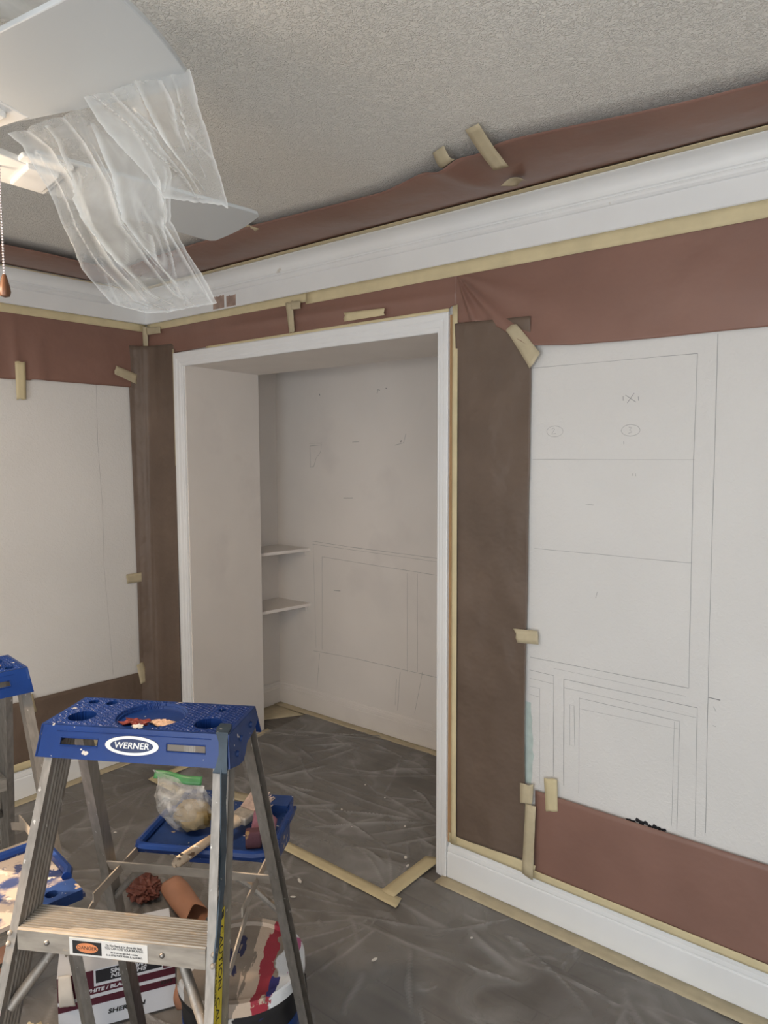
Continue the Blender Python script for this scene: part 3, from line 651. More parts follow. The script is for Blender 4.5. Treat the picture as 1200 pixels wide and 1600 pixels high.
tape(PL(0.018), [(-0.129, 0.480), (-0.092, 0.490), (-0.062, 0.389), (-0.110, 0.374)], 'tape where the corner paper meets the low brown paper', 'tape_old', group=SM, seed=34, torn=.005)
tape(PL(0.017), [(-0.70, 0.475), (-0.655, 0.475), (-0.640, 0.384), (-0.70, 0.382)], 'tape on the low brown paper behind the far ladder', 'tape_old', group=SM, seed=35, torn=.005)
def ceil_tape(p, label, seed, drop):
    a, b, c, d = [Vector(k) for k in p]
    def fn(u, v):
        q = a.lerp(d, u).lerp(b.lerp(c, u), v); q.z -= drop * math.sin(math.pi * u) + 0.001 * N(u * 5, seed); return q
    return tag(MB().grid(fn, 10, 3).build('masking_tape', 'tape_old', None, smooth=True, thick=0.0005), label, 'tape', SM)
ceil_tape([(2.245, -0.545, 2.357), (2.290, -0.555, 2.357), (2.285, -0.395, 2.305), (2.243, -0.400, 2.303)], 'tape holding the ceiling paper edge beside the puckered fold', 41, 0.004)
ceil_tape([(2.105, -0.485, 2.357), (2.155, -0.505, 2.357), (2.160, -0.460, 2.336), (2.110, -0.440, 2.330)], 'curled tape at the open pucker of the ceiling paper', 42, 0.012)
ceil_tape([(2.185, -0.262, 2.316), (2.215, -0.225, 2.318), (2.258, -0.235, 2.318), (2.262, -0.290, 2.312)], 'small curled tape scrap low on the ceiling paper', 43, -0.010)
ceil_tape([(1.235, -0.45, 2.352), (1.285, -0.47, 2.352), (1.315, -0.40, 2.334), (1.27, -0.385, 2.334)], 'tape on the ceiling paper edge beside the far fan blade tip', 44, 0.002)
# on the floor
FT = 'floor masking tape lines'
tape(PF(0.0060), [(1.83, -0.018), (1.83, -0.075), (4.5, -0.080), (4.5, -0.016)], 'floor tape along the baseboard of the pencilled wall', 'tape_old', nu=50, torn=.002, group=FT, seed=51)
tape(PF(0.0060), [(0.016, -3.4), (0.068, -3.4), (0.072, -0.02), (0.016, -0.02)], 'floor tape along the baseboard of the side wall', 'tape_old', nu=50, torn=.002, group=FT, seed=52)
tape(PF(0.0060), [(-0.0, 0.872), (0.0, 0.815), (2.2, 0.818), (2.2, 0.872)], 'floor tape along the baseboard at the back of the alcove', 'tape_old', nu=40, torn=.002, group=FT, seed=53)
tape(PF(0.0018), [(-0.004, 0.53), (0.10, 0.53), (0.27, 0.81), (-0.004, 0.86)], 'wide floor tape patch in the alcove corner under the shelves', 'tape_old', nu=12, torn=.002, group=FT, seed=54)
tape(PF(0.0020), [(0.258, 0.53), (0.30, 0.53), (0.355, 0.02), (0.318, 0.02)], 'floor tape along the foot of the left alcove panel', 'tape_old', nu=20, torn=.002, group=FT, seed=55)
tape(PF(0.0102), [(0.30, -0.215), (0.30, -0.262), (1.82, -0.282), (1.80, -0.228)], 'long floor tape parallel to the opening, edge of the alcove sheet', 'tape', nu=40, torn=.006, group=FT, seed=56)
tape(PF(0.0108), [(1.715, 0.04), (1.775, 0.06), (1.775, -0.24), (1.715, -0.235)], 'short floor tape from the right casing foot to the long tape', 'tape', nu=12, torn=.004, group=FT, seed=57)
tape(PF(0.0108), [(0.300, 0.03), (0.345, 0.03), (0.345, -0.25), (0.296, -0.25)], 'short floor tape from the left casing foot to the long tape', 'tape', nu=12, torn=.004, group=FT, seed=58)
tape(PF(0.0108), [(0.66, -0.10), (0.66, -0.17), (0.90, -0.10), (0.90, -0.03)], 'slanting floor tape scrap on the alcove sheet', 'tape_old', nu=8, torn=.008, group=FT, seed=59)

# ------------------------------------------------------------------ polythene on the floor
def floor_sheet(name, x0, x1, y0, y1, step, creases, label, z0, hole=None, damp=lambda x, y: 1.0):
    nx = int((x1 - x0) / step); ny = int((y1 - y0) / step); vs = []; cr = []
    H = [[0.0] * (nx + 1) for _ in range(ny + 1)]
    K = [[0.0] * (nx + 1) for _ in range(ny + 1)]
    for (ax, ay, bx, by, h, w) in creases:
        L = math.hypot(bx - ax, by - ay); ux, uy = (bx - ax) / L, (by - ay) / L
        i0 = max(0, int((min(ax, bx) - 4 * w - x0) / step)); i1 = min(nx, int((max(ax, bx) + 4 * w - x0) / step) + 1)
        j0 = max(0, int((min(ay, by) - 4 * w - y0) / step)); j1 = min(ny, int((max(ay, by) + 4 * w - y0) / step) + 1)
        ph = ax * 7 + by * 3
        for j in range(j0, j1 + 1):
            py = y0 + j * step - ay
            for i in range(i0, i1 + 1):
                px = x0 + i * step - ax; t = (px * ux + py * uy) / L
                if t < 0 or t > 1: continue
                s = px * -uy + py * ux + 0.03 * math.sin(t * 3 + ph)
                if abs(s) > 3.2 * w: continue
                g = math.exp(-(s / w) ** 2) * math.sin(math.pi * t) ** 0.6
                H[j][i] = max(H[j][i], h * g); K[j][i] = max(K[j][i], math.exp(-(s / (0.6 * w)) ** 2) * math.sin(math.pi * t) ** 0.6)
    for j in range(ny + 1):
        for i in range(nx + 1):
            x = x0 + i * step; y = y0 + j * step
            vs.append((x, y, z0 + damp(x, y) * H[j][i] + 0.0012 * (0.5 + N(x * 7, y * 7, 51)))); cr.append(K[j][i])
    fs = []
    for j in range(ny):
        for i in range(nx):
            a = j * (nx + 1) + i
            if hole and hole(x0 + (i + .5) * step, y0 + (j + .5) * step): continue
            fs.append((a, a + 1, a + nx + 2, a + nx + 1))
    mb = MB(); mb.v = vs; mb.f = fs
    o = mb.build(name, 'sheet', None, smooth=True, recalc=False)
    at = o.data.attributes.new('crease', 'FLOAT', 'POINT'); at.data.foreach_set('value', cr)
    return tag(o, label, 'plastic sheet')
rc = random.Random(11); cr1 = []
for k in range(420):
    x = rc.uniform(0.1, 4.2); y = rc.uniform(-2.6, -0.1); a = math.radians(rc.gauss(-12, 28)) if rc.random() < .6 else rc.uniform(0, 3.14); L = rc.uniform(.06, .42)
    cr1.append((x, y, x + L * math.cos(a), y + L * math.sin(a), rc.choice((.003, .006, .010)), rc.uniform(.006, .016)))
for k in range(9):   # tension lines fanning from the taped corner by the side wall
    a = math.radians(-150 + 16 * k - 20); cr1.append((0.31, -0.26, 0.31 + 1.0 * math.cos(a), -0.26 + 1.0 * math.sin(a), .003, .006))
for k in range(7):
    a = math.radians(-165 + 13 * k); cr1.append((1.79, -0.29, 1.79 + .5 * math.cos(a), -0.29 + .5 * math.sin(a), .003, .006))
floor_sheet('floor_sheet', 0.06, 4.4, -2.7, -0.066, 0.0085, cr1, 'clear polythene sheet wrinkled over the room floor', 0.0035, None,
            lambda x, y: min(1.0, max(0.15, (-0.29 - y) / 0.06)) if 0.25 < x < 1.85 else min(1.0, max(0.15, (-0.09 - y) / 0.05)))
rc = random.Random(5); cr2 = []
for k in range(85):
    x = rc.uniform(0.3, 2.0); y = rc.uniform(-.2, .8); a = math.radians(rc.gauss(10, 35)); L = rc.uniform(.15, .7)
    cr2.append((x, y, x + L * math.cos(a), y + L * math.sin(a), rc.choice((.004, .008, .012)), rc.uniform(.006, .014)))
for k in range(4):
    a = math.radians(100 + 20 * k); cr2.append((1.745, -.21, 1.745 + .35 * math.cos(a), -.21 + .35 * math.sin(a), .006, .007))
def hole2(x, y):
    if y < 0.0: return x < 0.325 or x > 1.77
    return x < 0.345 - 0.115 * y or (y < 0.53 and x > 1.78) or (y > 0.53 and x < 0.28 + (0.80 - y) * 0.1)
floor_sheet('alcove_sheet', 0.22, 2.25, -0.245, 0.825, 0.0075, cr2, 'clear polythene sheet wrinkled over the alcove floor', 0.0062, hole2, lambda x, y: min(1.0, max(0.15, (y + 0.20) / 0.06), ) * (min(1.0, max(0.15, (1.70 - x) / 0.05)) if y < 0.08 else 1.0) * (min(1.0, max(0.15, (x - 0.36) / 0.05)) if y < 0.06 else 1.0))
# flecks of paint on the sheets
rc = random.Random(23)
for k, (x, y) in enumerate([(1.45, -.38), (1.10, -.42), (.92, -.5), (1.62, .1), (1.35, .02), (1.52, .16), (1.15, .34), (1.7, -.06), (1.66, -.02), (.8, -.62), (2.1, -.25), (1.92, -.52), (.62, -.62), (1.5, -.46), (1.30, .30), (1.22, .1)]):
    s = rc.uniform(.003, .006); e = rc.uniform(1, 3.0); a = rc.uniform(0, 3)
    top = [(x + s * (e * math.cos(t) * math.cos(a) - math.sin(t) * math.sin(a)), y + s * (e * math.cos(t) * math.sin(a) + math.sin(t) * math.cos(a))) for t in [2 * math.pi * i / 6 for i in range(6)]]
    tag(MB().loft([[(p, q, 0.0105) for p, q in top], [(p, q, 0.0125) for p, q in top]]).build('paint_fleck', 'chip'), 'tiny pale paint fleck lying on the plastic floor sheet', 'paint fleck', 'paint flecks on the floor sheets')

# ------------------------------------------------------------------ ceiling fan
HX, HY = 1.96, -1.70
fan = tag(empty('ceiling_fan', (HX, HY, ZC)), 'white ceiling fan half wrapped in clear plastic film', 'ceiling fan')
def fz(z): return z - ZC
MB().lathe([(0.001, 0), (0.075, 0), (0.07, -0.03), (0.03, -0.07), (0.02, -0.08), (0.001, -0.08)], n=28).build('canopy', 'fan_iron', fan, smooth=True)
MB().tube([(0, 0, -0.06), (0, 0, -0.20)], 0.014, 12).build('downrod', 'fan_iron', fan, smooth=True)
MB().lathe([(0.001, -0.18), (0.08, -0.185), (0.115, -0.21), (0.12, -0.28), (0.10, -0.31), (0.06, -0.325), (0.055, -0.36), (0.001, -0.36)], n=36).build('motor_housing', 'fan_iron', fan, smooth=True)
def make_blade(ang, r0, r1, z0, z1, w0, w1, pitch, shift=0.0, skew=0.0):
    a = math.radians(ang); u = Vector((math.cos(a), math.sin(a), 0)); v = Vector((-u.y, u.x, 0)); tp = math.tan(math.radians(pitch))
    def P(r, s, dz=0):
        w = lerp(w0, w1, min(1, max(0, (r - r0) / (r1 - r0)) * 1.05))
        k = (r - r0) / (r1 - r0); r = r - s * skew * k
        return u * r + v * (s * w / 2 + shift * k) + Vector((0, 0, fz(lerp(z0, z1, k) + s * w / 2 * tp) + dz))
    outl = []
    n = 14
    for k in range(n + 1): outl.append((lerp(r0, r1 - .035, k / n), -1.0))
    outl += [(r1 - .014, -0.97), (r1 - .004, -.88)]
    for k in range(1, 8): outl.append((r1 - .004 + .008 * math.sin(math.pi * k / 8), -.88 + 1.76 * k / 8))
    outl += [(r1 - .004, .88), (r1 - .014, .97)]
    for k in range(n + 1): outl.append((lerp(r1 - .035, r0, k / n), 1.0))
    mb = MB(); mb.loft([[P(r, s, -0.003) for r, s in outl], [P(r, s, 0.004) for r, s in outl]])
    b = mb.build('blade', 'fan', fan, bevel=0.0015)
    # blade iron: stepped cast plate from the motor to the blade root
    ir = MB()
    for ra, rb, wa, wb_, zz, t in ((0.10, 0.20, .10, .06, -.012, .012), (0.17, 0.255, .11, .12, -.010, .008), (0.185, 0.24, .075, .07, -.019, .010)):
        q0 = [u * ra + v * (s * wa / 2) + Vector((0, 0, fz(z0) + zz + dz + s * wa / 2 * tp)) for s, dz in ((-1, 0), (1, 0), (1, t), (-1, t))]
        q1 = [u * rb + v * (s * wb_ / 2) + Vector((0, 0, fz(z0) + zz + dz + s * wb_ / 2 * tp)) for s, dz in ((-1, 0), (1, 0), (1, t), (-1, t))]
        ir.loft([q0, q1])
    ir.build('blade_bracket', 'fan_iron', fan, bevel=0.003)
make_blade(8.5, .19, .585, 2.045, 2.012, .125, .165, -6, -.010, .022)
make_blade(87.5, .19, .645, 2.05, 2.05, .125, .175, -7)
for aa in (160, 232, 304): make_blade(aa, .19, .62, 2.045, 2.045, .125, .165, -7)
# light kit: three cups with lit bulbs
for k, aa in enumerate((170, 230, 290)):
    a = math.radians(aa); c = Vector((0.075 * math.cos(a), 0.075 * math.sin(a), -0.36)); d = Vector((math.cos(a) * .6, math.sin(a) * .6, -0.8)).normalized()
    cup = MB(); cup.tube([c - d * 0.02, c, c + d * 0.02, c + d * 0.04], [.012, .02, .022, .023], 14).build('lamp_holder', 'fan_iron', fan, smooth=True)
    bc = c + d * 0.075
    cupo = MB(); cupo.tube([c + d * 0.02, c + d * .035, c + d * .07, c + d * .11], [.026, .045, .058, .066], 20, cap=False).build('lamp_shade', 'fan_iron', fan, smooth=True, thick=.002)
    MB().ball(bc, 0.028, 16, 10).build('bulb', 'bulb', fan, smooth=True)
    pl = bpy.data.lights.new('fan_bulb_light', 'SPOT'); pl.energy = 30.0; pl.color = (1.0, 0.76, 0.54); pl.shadow_soft_size = 0.035; pl.spot_size = math.radians(150); pl.spot_blend = 0.7
    po = bpy.data.objects.new('fan_bulb_light', pl); COL.objects.link(po); po.parent = fan; po.location = bc + d * 0.04; po.rotation_euler = d.to_track_quat('-Z', 'Y').to_euler()
pl = bpy.data.lights.new('fan_ceiling_fill', 'POINT'); pl.energy = 4.2; pl.color = (1.0, 0.80, 0.60); pl.shadow_soft_size = 0.05  # extra bulbless point lamp, added under the kit to brighten the ceiling
po = bpy.data.objects.new('fan_ceiling_fill', pl); COL.objects.link(po); po.parent = fan; po.location = (-0.02, -0.03, -0.50)
# pull chain with wooden knob
cx, cy = 1.972 - HX, -1.548 - HY
ch = MB()
for k in range(44): ch.ball((cx, cy, fz(2.065) - k * 0.0047), 0.0022, 6, 4)
ch.build('pull_chain', 'chain', fan, smooth=True)
MB().lathe([(0.001, 0), (0.003, -.001), (0.0045, -.006), (0.0085, -.022), (0.0095, -.030), (0.0075, -.037), (0.001, -.039)], (cx, cy, fz(1.8625)), 18).build('pull_knob', 'knob', fan, smooth=True)

# film hanging from the drooping blade: s along the blade edge, z; folds push it to either side
E0 = Vector((2.52, -1.555, 0)); ED = Vector((0.34, 0.077, 0)).normalized(); EN = Vector((-ED.y, ED.x, 0))
def film(name, left, right, label, seed, nu, nv, folds, off=0.0):
    """left/right: polylines (s,z) from top to bottom"""
    def along(pl, t):
        k = t * (len(pl) - 1); i = min(int(k), len(pl) - 2); f = k - i
        return lerp(pl[i][0], pl[i + 1][0], f), lerp(pl[i][1], pl[i + 1][1], f)
    cr = []; vs = []
    for j in range(nv + 1):
        for i in range(nu + 1):
            u, v = i / nu, j / nv
            a = along(left, v); b = along(right, v); s = lerp(a[0], b[0], u); z = lerp(a[1], b[1], u)
            d = off + 0.020 * N(s * 9 + seed, z * 5, seed) * min(1, v * 3); c = 0.0
            for (u0, v0, u1, v1, h, w) in folds:
                if v < min(v0, v1) or v > max(v0, v1): continue
                t = (v - v0) / (v1 - v0); uc = lerp(u0, u1, t) + .012 * math.sin(9 * t + seed); g = abs(u - uc) / w
                k = math.sin(math.pi * min(1, max(0, t * .85 + .12)))
                d += h * math.exp(-g * 1.6) * k; c = max(c, math.exp(-(g * 4.0) ** 2) * k)
            eg = min(u, 1 - u) * nu; c = max(c, 0.55 * math.exp(-eg / 1.5), 0.6 * math.exp(-(1 - v) * nv / 1.6))
            c = max(c, 0.25 * max(0, N(s * 30, z * 30, seed + 3)) ** 0.7 * v)
            ee = max(math.exp(-u * nu / 2.5), math.exp(-(1 - u) * nu / 2.5)); s += .004 * ee * (N(z * 22, seed * 3) + .4 * N(z * 120, seed)); z += .004 * math.exp(-(1 - v) * nv / 3) * (N(s * 25, seed * 5) + .5 * N(s * 130, seed))
            c = max(c, .5 * max(0, 1 - abs(N(s * 22 + z * 12, z * 5, seed + 8)) * 26) * v)
            p = E0 + ED * s + EN * d; vs.append((p.x, p.y, z)); cr.append(c)
    mb = MB(); mb.v = vs
    mb.f = [(j * (nu + 1) + i, j * (nu + 1) + i + 1, (j + 1) * (nu + 1) + i + 1, (j + 1) * (nu + 1) + i) for j in range(nv) for i in range(nu)]
    o = mb.build(name, 'film', None, smooth=True, recalc=False)
    at = o.data.attributes.new('crease', 'FLOAT', 'POINT'); at.data.foreach_set('value', cr)
    return tag(o, label, 'plastic film', 'plastic film on the fan')
film('plastic_film', [(-0.345, 2.006), (-0.315, 1.985), (-0.281, 1.924), (-0.253, 1.869), (-0.201, 1.804), (-0.146, 1.753), (-0.091, 1.737)],
     [(-0.10, 2.012), (-0.075, 1.955), (-0.048, 1.90), (-0.052, 1.845), (-0.022, 1.80), (0.000, 1.765), (0.012, 1.742)],
     'long clear plastic film drooping below the near fan blade', 2.0, 110, 110,
     [(.12, 0, .30, 1, .024, .06), (.30, .05, .48, 1, -.022, .05), (.42, .0, .62, .95, .018, .05), (.62, .1, .70, .8, -.02, .06), (.85, .1, .92, .9, .014, .05), (.2, .25, .36, .75, .014, .03), (.75, .55, .55, 1, .015, .05), (.06, .2, .22, .95, .008, .02), (.52, .2, .70, 1, .008, .02), (.36, .3, .42, .9, -.008, .02), (.95, .3, .75, .8, .01, .03)], 0.004)
film('plastic_film', [(-0.175, 2.012), (-0.150, 1.975), (-0.115, 1.935), (-0.075, 1.90), (-0.048, 1.868)],
     [(-0.002, 2.006), (0.010, 1.965), (0.022, 1.926), (0.034, 1.885), (0.043, 1.845)],
     'short torn clear plastic film flap at the near blade tip', 5.0, 70, 60,
     [(.25, 0, .55, 1, .020, .07), (.55, 0, .66, .95, -.018, .06), (.72, 0, .70, .6, .016, .05), (.4, .2, .72, .9, .012, .04), (.10, .0, .50, .9, .007, .02), (.86, .0, .8, .8, -.007, .02)], -0.012)
# film still lying over the top of the near blade
def f_top(u, v):
    a = math.radians(8.5); ux = Vector((math.cos(a), math.sin(a), 0)); vx = Vector((-ux.y, ux.x, 0))
    r = lerp(.02, .47, u); s = lerp(-.17, .085, v)
    z = 2.056 + .030 * (0.5 + N(r * 9, s * 12, 61)) - 0.06 * max(0, (-s - .09) / .08) ** 2
    p = Vector((HX, HY, 0)) + ux * r + vx * s; return (p.x, p.y, z)
o = MB().grid(f_top, 60, 40).build('plastic_film', 'film', None, smooth=True, recalc=False)
at = o.data.attributes.new('crease', 'FLOAT', 'POINT'); at.data.foreach_set('value', [0.35 + 0.5 * N(v.co.x * 25, v.co.y * 25) for v in o.data.vertices])
tag(o, 'crumpled clear plastic film lying over the near fan blade', 'plastic film', 'plastic film on the fan')

# ------------------------------------------------------------------ ladders
def make_ladder(O, rz, label, shelf_z, tray_mat, detail=True):
    Ld = tag(empty('stepladder', (O[0], O[1], 0), rz), label, 'stepladder', 'blue capped aluminium stepladders')
    zt, w, d = 1.067, 0.179, 0.0716
    # --- cap
    cap = MB()
    holes = [(-0.127, -0.026, .0245), (0.124, -0.028, .0245), (-0.147, 0.048, .0095), (-0.108, 0.047, .0095), (0.124, 0.041, .0065)]
    st = 0.00145; nx = int(2 * w / st); ny = int(2 * d / st)
    def top(u, v):
        x = lerp(-w, w, u); y = lerp(-d, d, v); z = zt
        edge = min(w - abs(x), d - abs(y))
        for hx, hy, hr in holes:
            r = math.hypot(x - hx, y - hy)
            if r < hr: return (x, y, zt - 0.030)
            if r < hr + .003: return (x, y, zt + .0006)
        r = math.hypot(x - .002, y + .004)
        if r < .060: return (x, y, zt - 0.0085)
        if r < .064: return (x, y, zt - .004)
        if r < .0675: return (x, y, zt + .0006)
        if edge > .006:
            p = .0095; a = (x * .62 + y) / p; b = (x * .62 - y) / p
            ra = abs(a - round(a)); rb = abs(b - round(b))
            z += .0022 * max(max(0, 1 - ra / .17), max(0, 1 - rb / .17))
        else: z += .0006
        return (x, y, z)
    c_o = cap.grid(top, nx, ny).build('cap_top', 'blue', Ld, recalc=False)
    # skirt: a flared wall round the cap, with the two slots left open in the front and back
    wf, df, zb = 0.186, 0.086, 1.011
    def face(y_s, nm):
        """one long side as a plate with two slots; local (a along x, t down)"""
        Pn = lambda a, t, k=0: (a * lerp(w, wf, t), y_s * lerp(d, df, t) - y_s * k, lerp(zt, zb, t))
        xs = [-1, -.76, -.36, .36, .76, 1]; ts = [0, .36, .60, 1]
        mb = MB()
        for i in range(5):
            for j in range(3):
                if j == 1 and i in (1, 3): continue
                f = [Pn(xs[i], ts[j]), Pn(xs[i + 1], ts[j]), Pn(xs[i + 1], ts[j + 1]), Pn(xs[i], ts[j + 1])]
                g = [Pn(xs[i], ts[j], .004), Pn(xs[i + 1], ts[j], .004), Pn(xs[i + 1], ts[j + 1], .004), Pn(xs[i], ts[j + 1], .004)]
                mb.loft([f, g])
        o = mb.build(nm, 'blue', Ld)
        rim = MB()
        for i in (1, 3):
            q = [Pn(xs[i], ts[1]), Pn(xs[i + 1], ts[1]), Pn(xs[i + 1], ts[2]), Pn(xs[i], ts[2])]
            rim.tube([(p[0], p[1] - y_s * -.0004, p[2]) for p in q + [q[0]]], .0012, 5)
        q = [Pn(-.82, .16), Pn(.82, .16)]; rim.tube([(p[0], p[1], p[2]) for p in q], .0010, 5)
        rim.build('slot_rim', 'blue', o, smooth=True)
        return o
    fs = face(-1, 'cap_front'); face(1, 'cap_back')
    for s in (-1, 1):
        yz = [(-df, zb), (-.045, 1.000), (-.022, 0.998), (-.008, 1.006), (.006, 1.020), (.052, 1.028), (.079, 1.040), (d, zt), (-d, zt)]
        r0 = [(s * (w + (zt - z) * .125), y, z) for y, z in yz]; r1 = [(s * (w - .006 + (zt - z) * .125), y, z) for y, z in yz]
        MB().loft([r0, r1]).build('cap_end', 'blue_worn', Ld, bevel=.0015)
        for (y, z) in ((-.045, 1.022), (-.02, 1.04), (.035, 1.045)):
            MB().tube([(s * (w + (zt - z) * .125), y, z), (s * (w + .004 + (zt - z) * .125), y, z)], [.0065, .005], 12).build('rivet', 'blue_worn', Ld, smooth=True)
    # badge
    def ell(mname, nm, a, b, dep, par):
        fr = frame((0.001, -(lerp(d, df, .5)), lerp(zt, zb, .49)), (1, 0, 0), (0, df - d, zt - zb))
        r = [[fr @ Vector((a * math.cos(t), b * math.sin(t), k)) for t in [2 * math.pi * i / 40 for i in range(40)]] for k in (0.0002, dep)]
        return MB().loft(r).build(nm, mname, par), fr
    bd, fr = ell('silver', 'badge', .051, .0165, .0022, Ld)
    ell('navy', 'badge_field', .041, .0118, .0026, bd)
    text_obj('badge_lettering', 'WERNER', .0150, 'silver', bd, fr @ Matrix.Translation((0, -.0002, .0028)), .0004, .10, .0002, 1.10)
    # --- front rails: channels open to the outside, ridged web
    def rail(s, x_top, x_bot, y_top, y_bot, z_top, z_bot, tw, dp, nm, openout=True, ridges=True):
        rings = []
        for z, xi, y0 in ((z_bot, x_bot, y_bot), (z_top, x_top, y_top)):
            t = .0028; y1 = y0 + dp; xo = xi + tw
            if openout:
                pr = [(xi, y0), (xo, y0), (xo, y0 + t), (xi + t, y0 + t)]
                if ridges:
                    for k in (.25, .38, .62, .75): pr += [(xi + t, lerp(y0, y1, k) - .003), (xi + t + .002, lerp(y0, y1, k)), (xi + t, lerp(y0, y1, k) + .003)]
                pr += [(xi + t, y1 - t), (xo, y1 - t), (xo, y1), (xi, y1)]
                if ridges:
                    for k in (.85, .7, .55, .4, .25): pr += [(xi, lerp(y0, y1, k) + .003), (xi - .0018, lerp(y0, y1, k)), (xi, lerp(y0, y1, k) - .003)]
            else:
                pr = [(xo, y0), (xo, y1), (xi, y1), (xi, y1 - t), (xo - t, y1 - t), (xo - t, y0 + t), (xi, y0 + t), (xi, y0)]
            rings.append([(s * x, y, z) for x, y in pr])
        o = MB().loft(rings).build(nm, 'alu', Ld)
        return o
    for s in (-1, 1):
        rail(s, .152, .221, -.076, -.405, 1.03, 0.03, .0155, .070, 'front_rail')
        rail(s, .163, .216, .022, .330, 1.035, 0.025, .020, .034, 'rear_rail', openout=True, ridges=False)
        MB().box(s * .212 - .003 if s > 0 else -.252, .252 if s > 0 else -.209, -.412, -.335, 0, .05).build('rubber_foot', 'ink', Ld, bevel=.004)
        MB().box(.209 if s > 0 else -.240, .240 if s > 0 else -.209, .325, .372, 0, .045).build('rubber_foot', 'ink', Ld, bevel=.004)
    yf = lambda z: -.076 + (1.03 - z) * -.329
    xi_ = lambda z: .152 + (1.03 - z) * .069
    # --- steps: ribbed treads with a deep front flange
    for z in (.742, .475, .205):
        y0 = yf(z) - .004; X = xi_(z) - .001; pr = [(y0, z - .036), (y0, z)]
        n = 11
        for k in range(n):
            a = y0 + .002 + k * .0062; pr += [(a, z + .0002), (a + .0012, z + .0022), (a + .0034, z + .0022), (a + .0046, z + .0002)]
        y1 = y0 + .002 + n * .0062
        pr += [(y1, z), (y1, z - .030), (y1 - .002, z - .030), (y1 - .002, z - .003), (y0 + .002, z - .003), (y0 + .002, z - .036)]
        stp = MB().loft([[(-X, y, zz) for y, zz in pr], [(X, y, zz) for y, zz in pr]]).build('step', 'alu_step', Ld)
        for xx in (-.115, .095): MB().ball((xx, y0, z - .018), .005, 10, 6).build('rivet', 'rivet', stp, smooth=True)
        for s in (-1, 1):
            b = MB(); b.tube([(s * .085, y0 + .022, z - .028), (s * .12, y0 + .024, z - .048), (s * (xi_(z - .13) - .004), yf(z - .13) + .022, z - .13)], .009, 10)
            b.build('knee_brace', 'alu', Ld, smooth=True)
            for zz in (z - .008, z - .024): MB().ball((s * (xi_(z) + .013), yf(zz) - .0005, zz), .0045, 10, 6).build('rivet', 'alu_dull', Ld, smooth=True)
    # --- rear bar with its braces
    yr = lambda z: .022 + (1.035 - z) * .305
    xr = lambda z: .163 + (1.035 - z) * .0525
    z = .672
    MB().bar((-xr(z) + .0, yr(z) + .004, z), (xr(z), yr(z) + .004, z), .030, .003, (0, -.55, 1)).build('rear_bar', 'alu_dull', Ld)
    for s in (-1, 1):
        MB().tube([(s * .105, yr(.66) + .012, .662), (s * .135, yr(.64) + .012, .64), (s * (xr(.575) + .004), yr(.575) + .012, .575)], .0075, 8).build('rear_brace', 'alu', Ld, smooth=True)
        # arm carrying the shelf, and the spreader to the front rail
        MB().bar((s * .157, .035, shelf_z - .020), (s * .150, .235, shelf_z - .016), .020, .003, (0, 0, 1)).build('shelf_arm', 'alu_dull', Ld)
        MB().bar((s * .164, -.055, shelf_z - .075), (s * .160, .060, shelf_z - .030), .018, .003, (0, 0, 1)).build('spreader', 'alu_dull', Ld)
    # --- pail shelf: blue tray with rim, back ledge with two round holes
    hw, y0, y1, zs = .152, .205, .445, shelf_z
    tr = MB().box(-hw, hw, y0, y1, zs - .020, zs - .012).build('pail_shelf', tray_mat, Ld)
    rim = MB()
    rp = [(-hw, y0 + .015), (-hw + .004, y0 + .004), (-hw + .015, y0), (hw - .03, y0), (hw - .010, y0 + .008), (hw, y0 + .03), (hw, y1 - .05), (hw - .012, y1 - .02)]
    rim.tube([(x, y, zs - .006) for x, y in rp], .010, 8)
    rim.tube([(x, y, zs - .006) for x, y in [(-hw, y0 + .012), (-hw, y1 - .09), (-hw + .01, y1 - .07)]], .010, 8)
    rim.build('tray_rim', 'blue', tr, smooth=True)
    for xa, xb in ((-hw + .010, -.035), (.045, hw - .012)):
        cxh = (xa + xb) / 2 - .005; n = 24; yc = y1 - .012
        out = [(lerp(xa, xb, .5) + (xb - xa) / 2 * max(-1, min(1, 1.5 * math.cos(t))), yc + .026 * max(-1, min(1, 1.5 * math.sin(t)))) for t in [2 * math.pi * i / n for i in range(n)]]
        inn = [(cxh + .012 * math.cos(t), yc + .012 * math.sin(t)) for t in [2 * math.pi * i / n for i in range(n)]]
        led = MB(); led.loft([[(x, y, zs - .014) for x, y in out], [(x, y, zs + .006) for x, y in out], [(x, y, zs + .006) for x, y in inn], [(x, y, zs - .014) for x, y in inn]], cap=False)
        led.build('shelf_ledge', 'blue_worn', tr)
    MB().box(-.03, .05, y0 - .002, y0 + .05, zs - .034, zs - .02).build('shelf_boss', 'blue', tr, bevel=.004)
    MB().box(hw - .004, hw + .010, y0 + .06, y0 + .15, zs - .05, zs + .004).build('shelf_hinge', 'blue_worn', tr, bevel=.006)
    if detail:
        # labels: warning on the step front, instructions and yellow caution on the right rail, dark paint-stiff strap
        z = .742; y0 = yf(z) - .004
        lb = MB().box(-.073, .069, y0 - .0007, y0 - .0001, z - .034, z - .003).build('step_label', 'label_white', Ld)
        MB().box(-.067, -.014, y0 - .0011, y0 - .0006, z - .0305, z - .0075).build('label_block', 'ink', lb)
        fr = frame((-.040, y0 - .0012, z - .019), (1, 0, 0), (0, 0, 1))
        MB().loft([[fr @ Vector((.020 * math.cos(t), .0085 * math.sin(t), k)) for t in [2 * math.pi * i / 28 for i in range(28)]] for k in (0, .0003)]).build('label_oval', 'orange', lb)
        text_obj('label_lettering', 'DANGER', .009, 'ink', lb, fr @ Matrix.Translation((0, 0, .0004)), .0001)
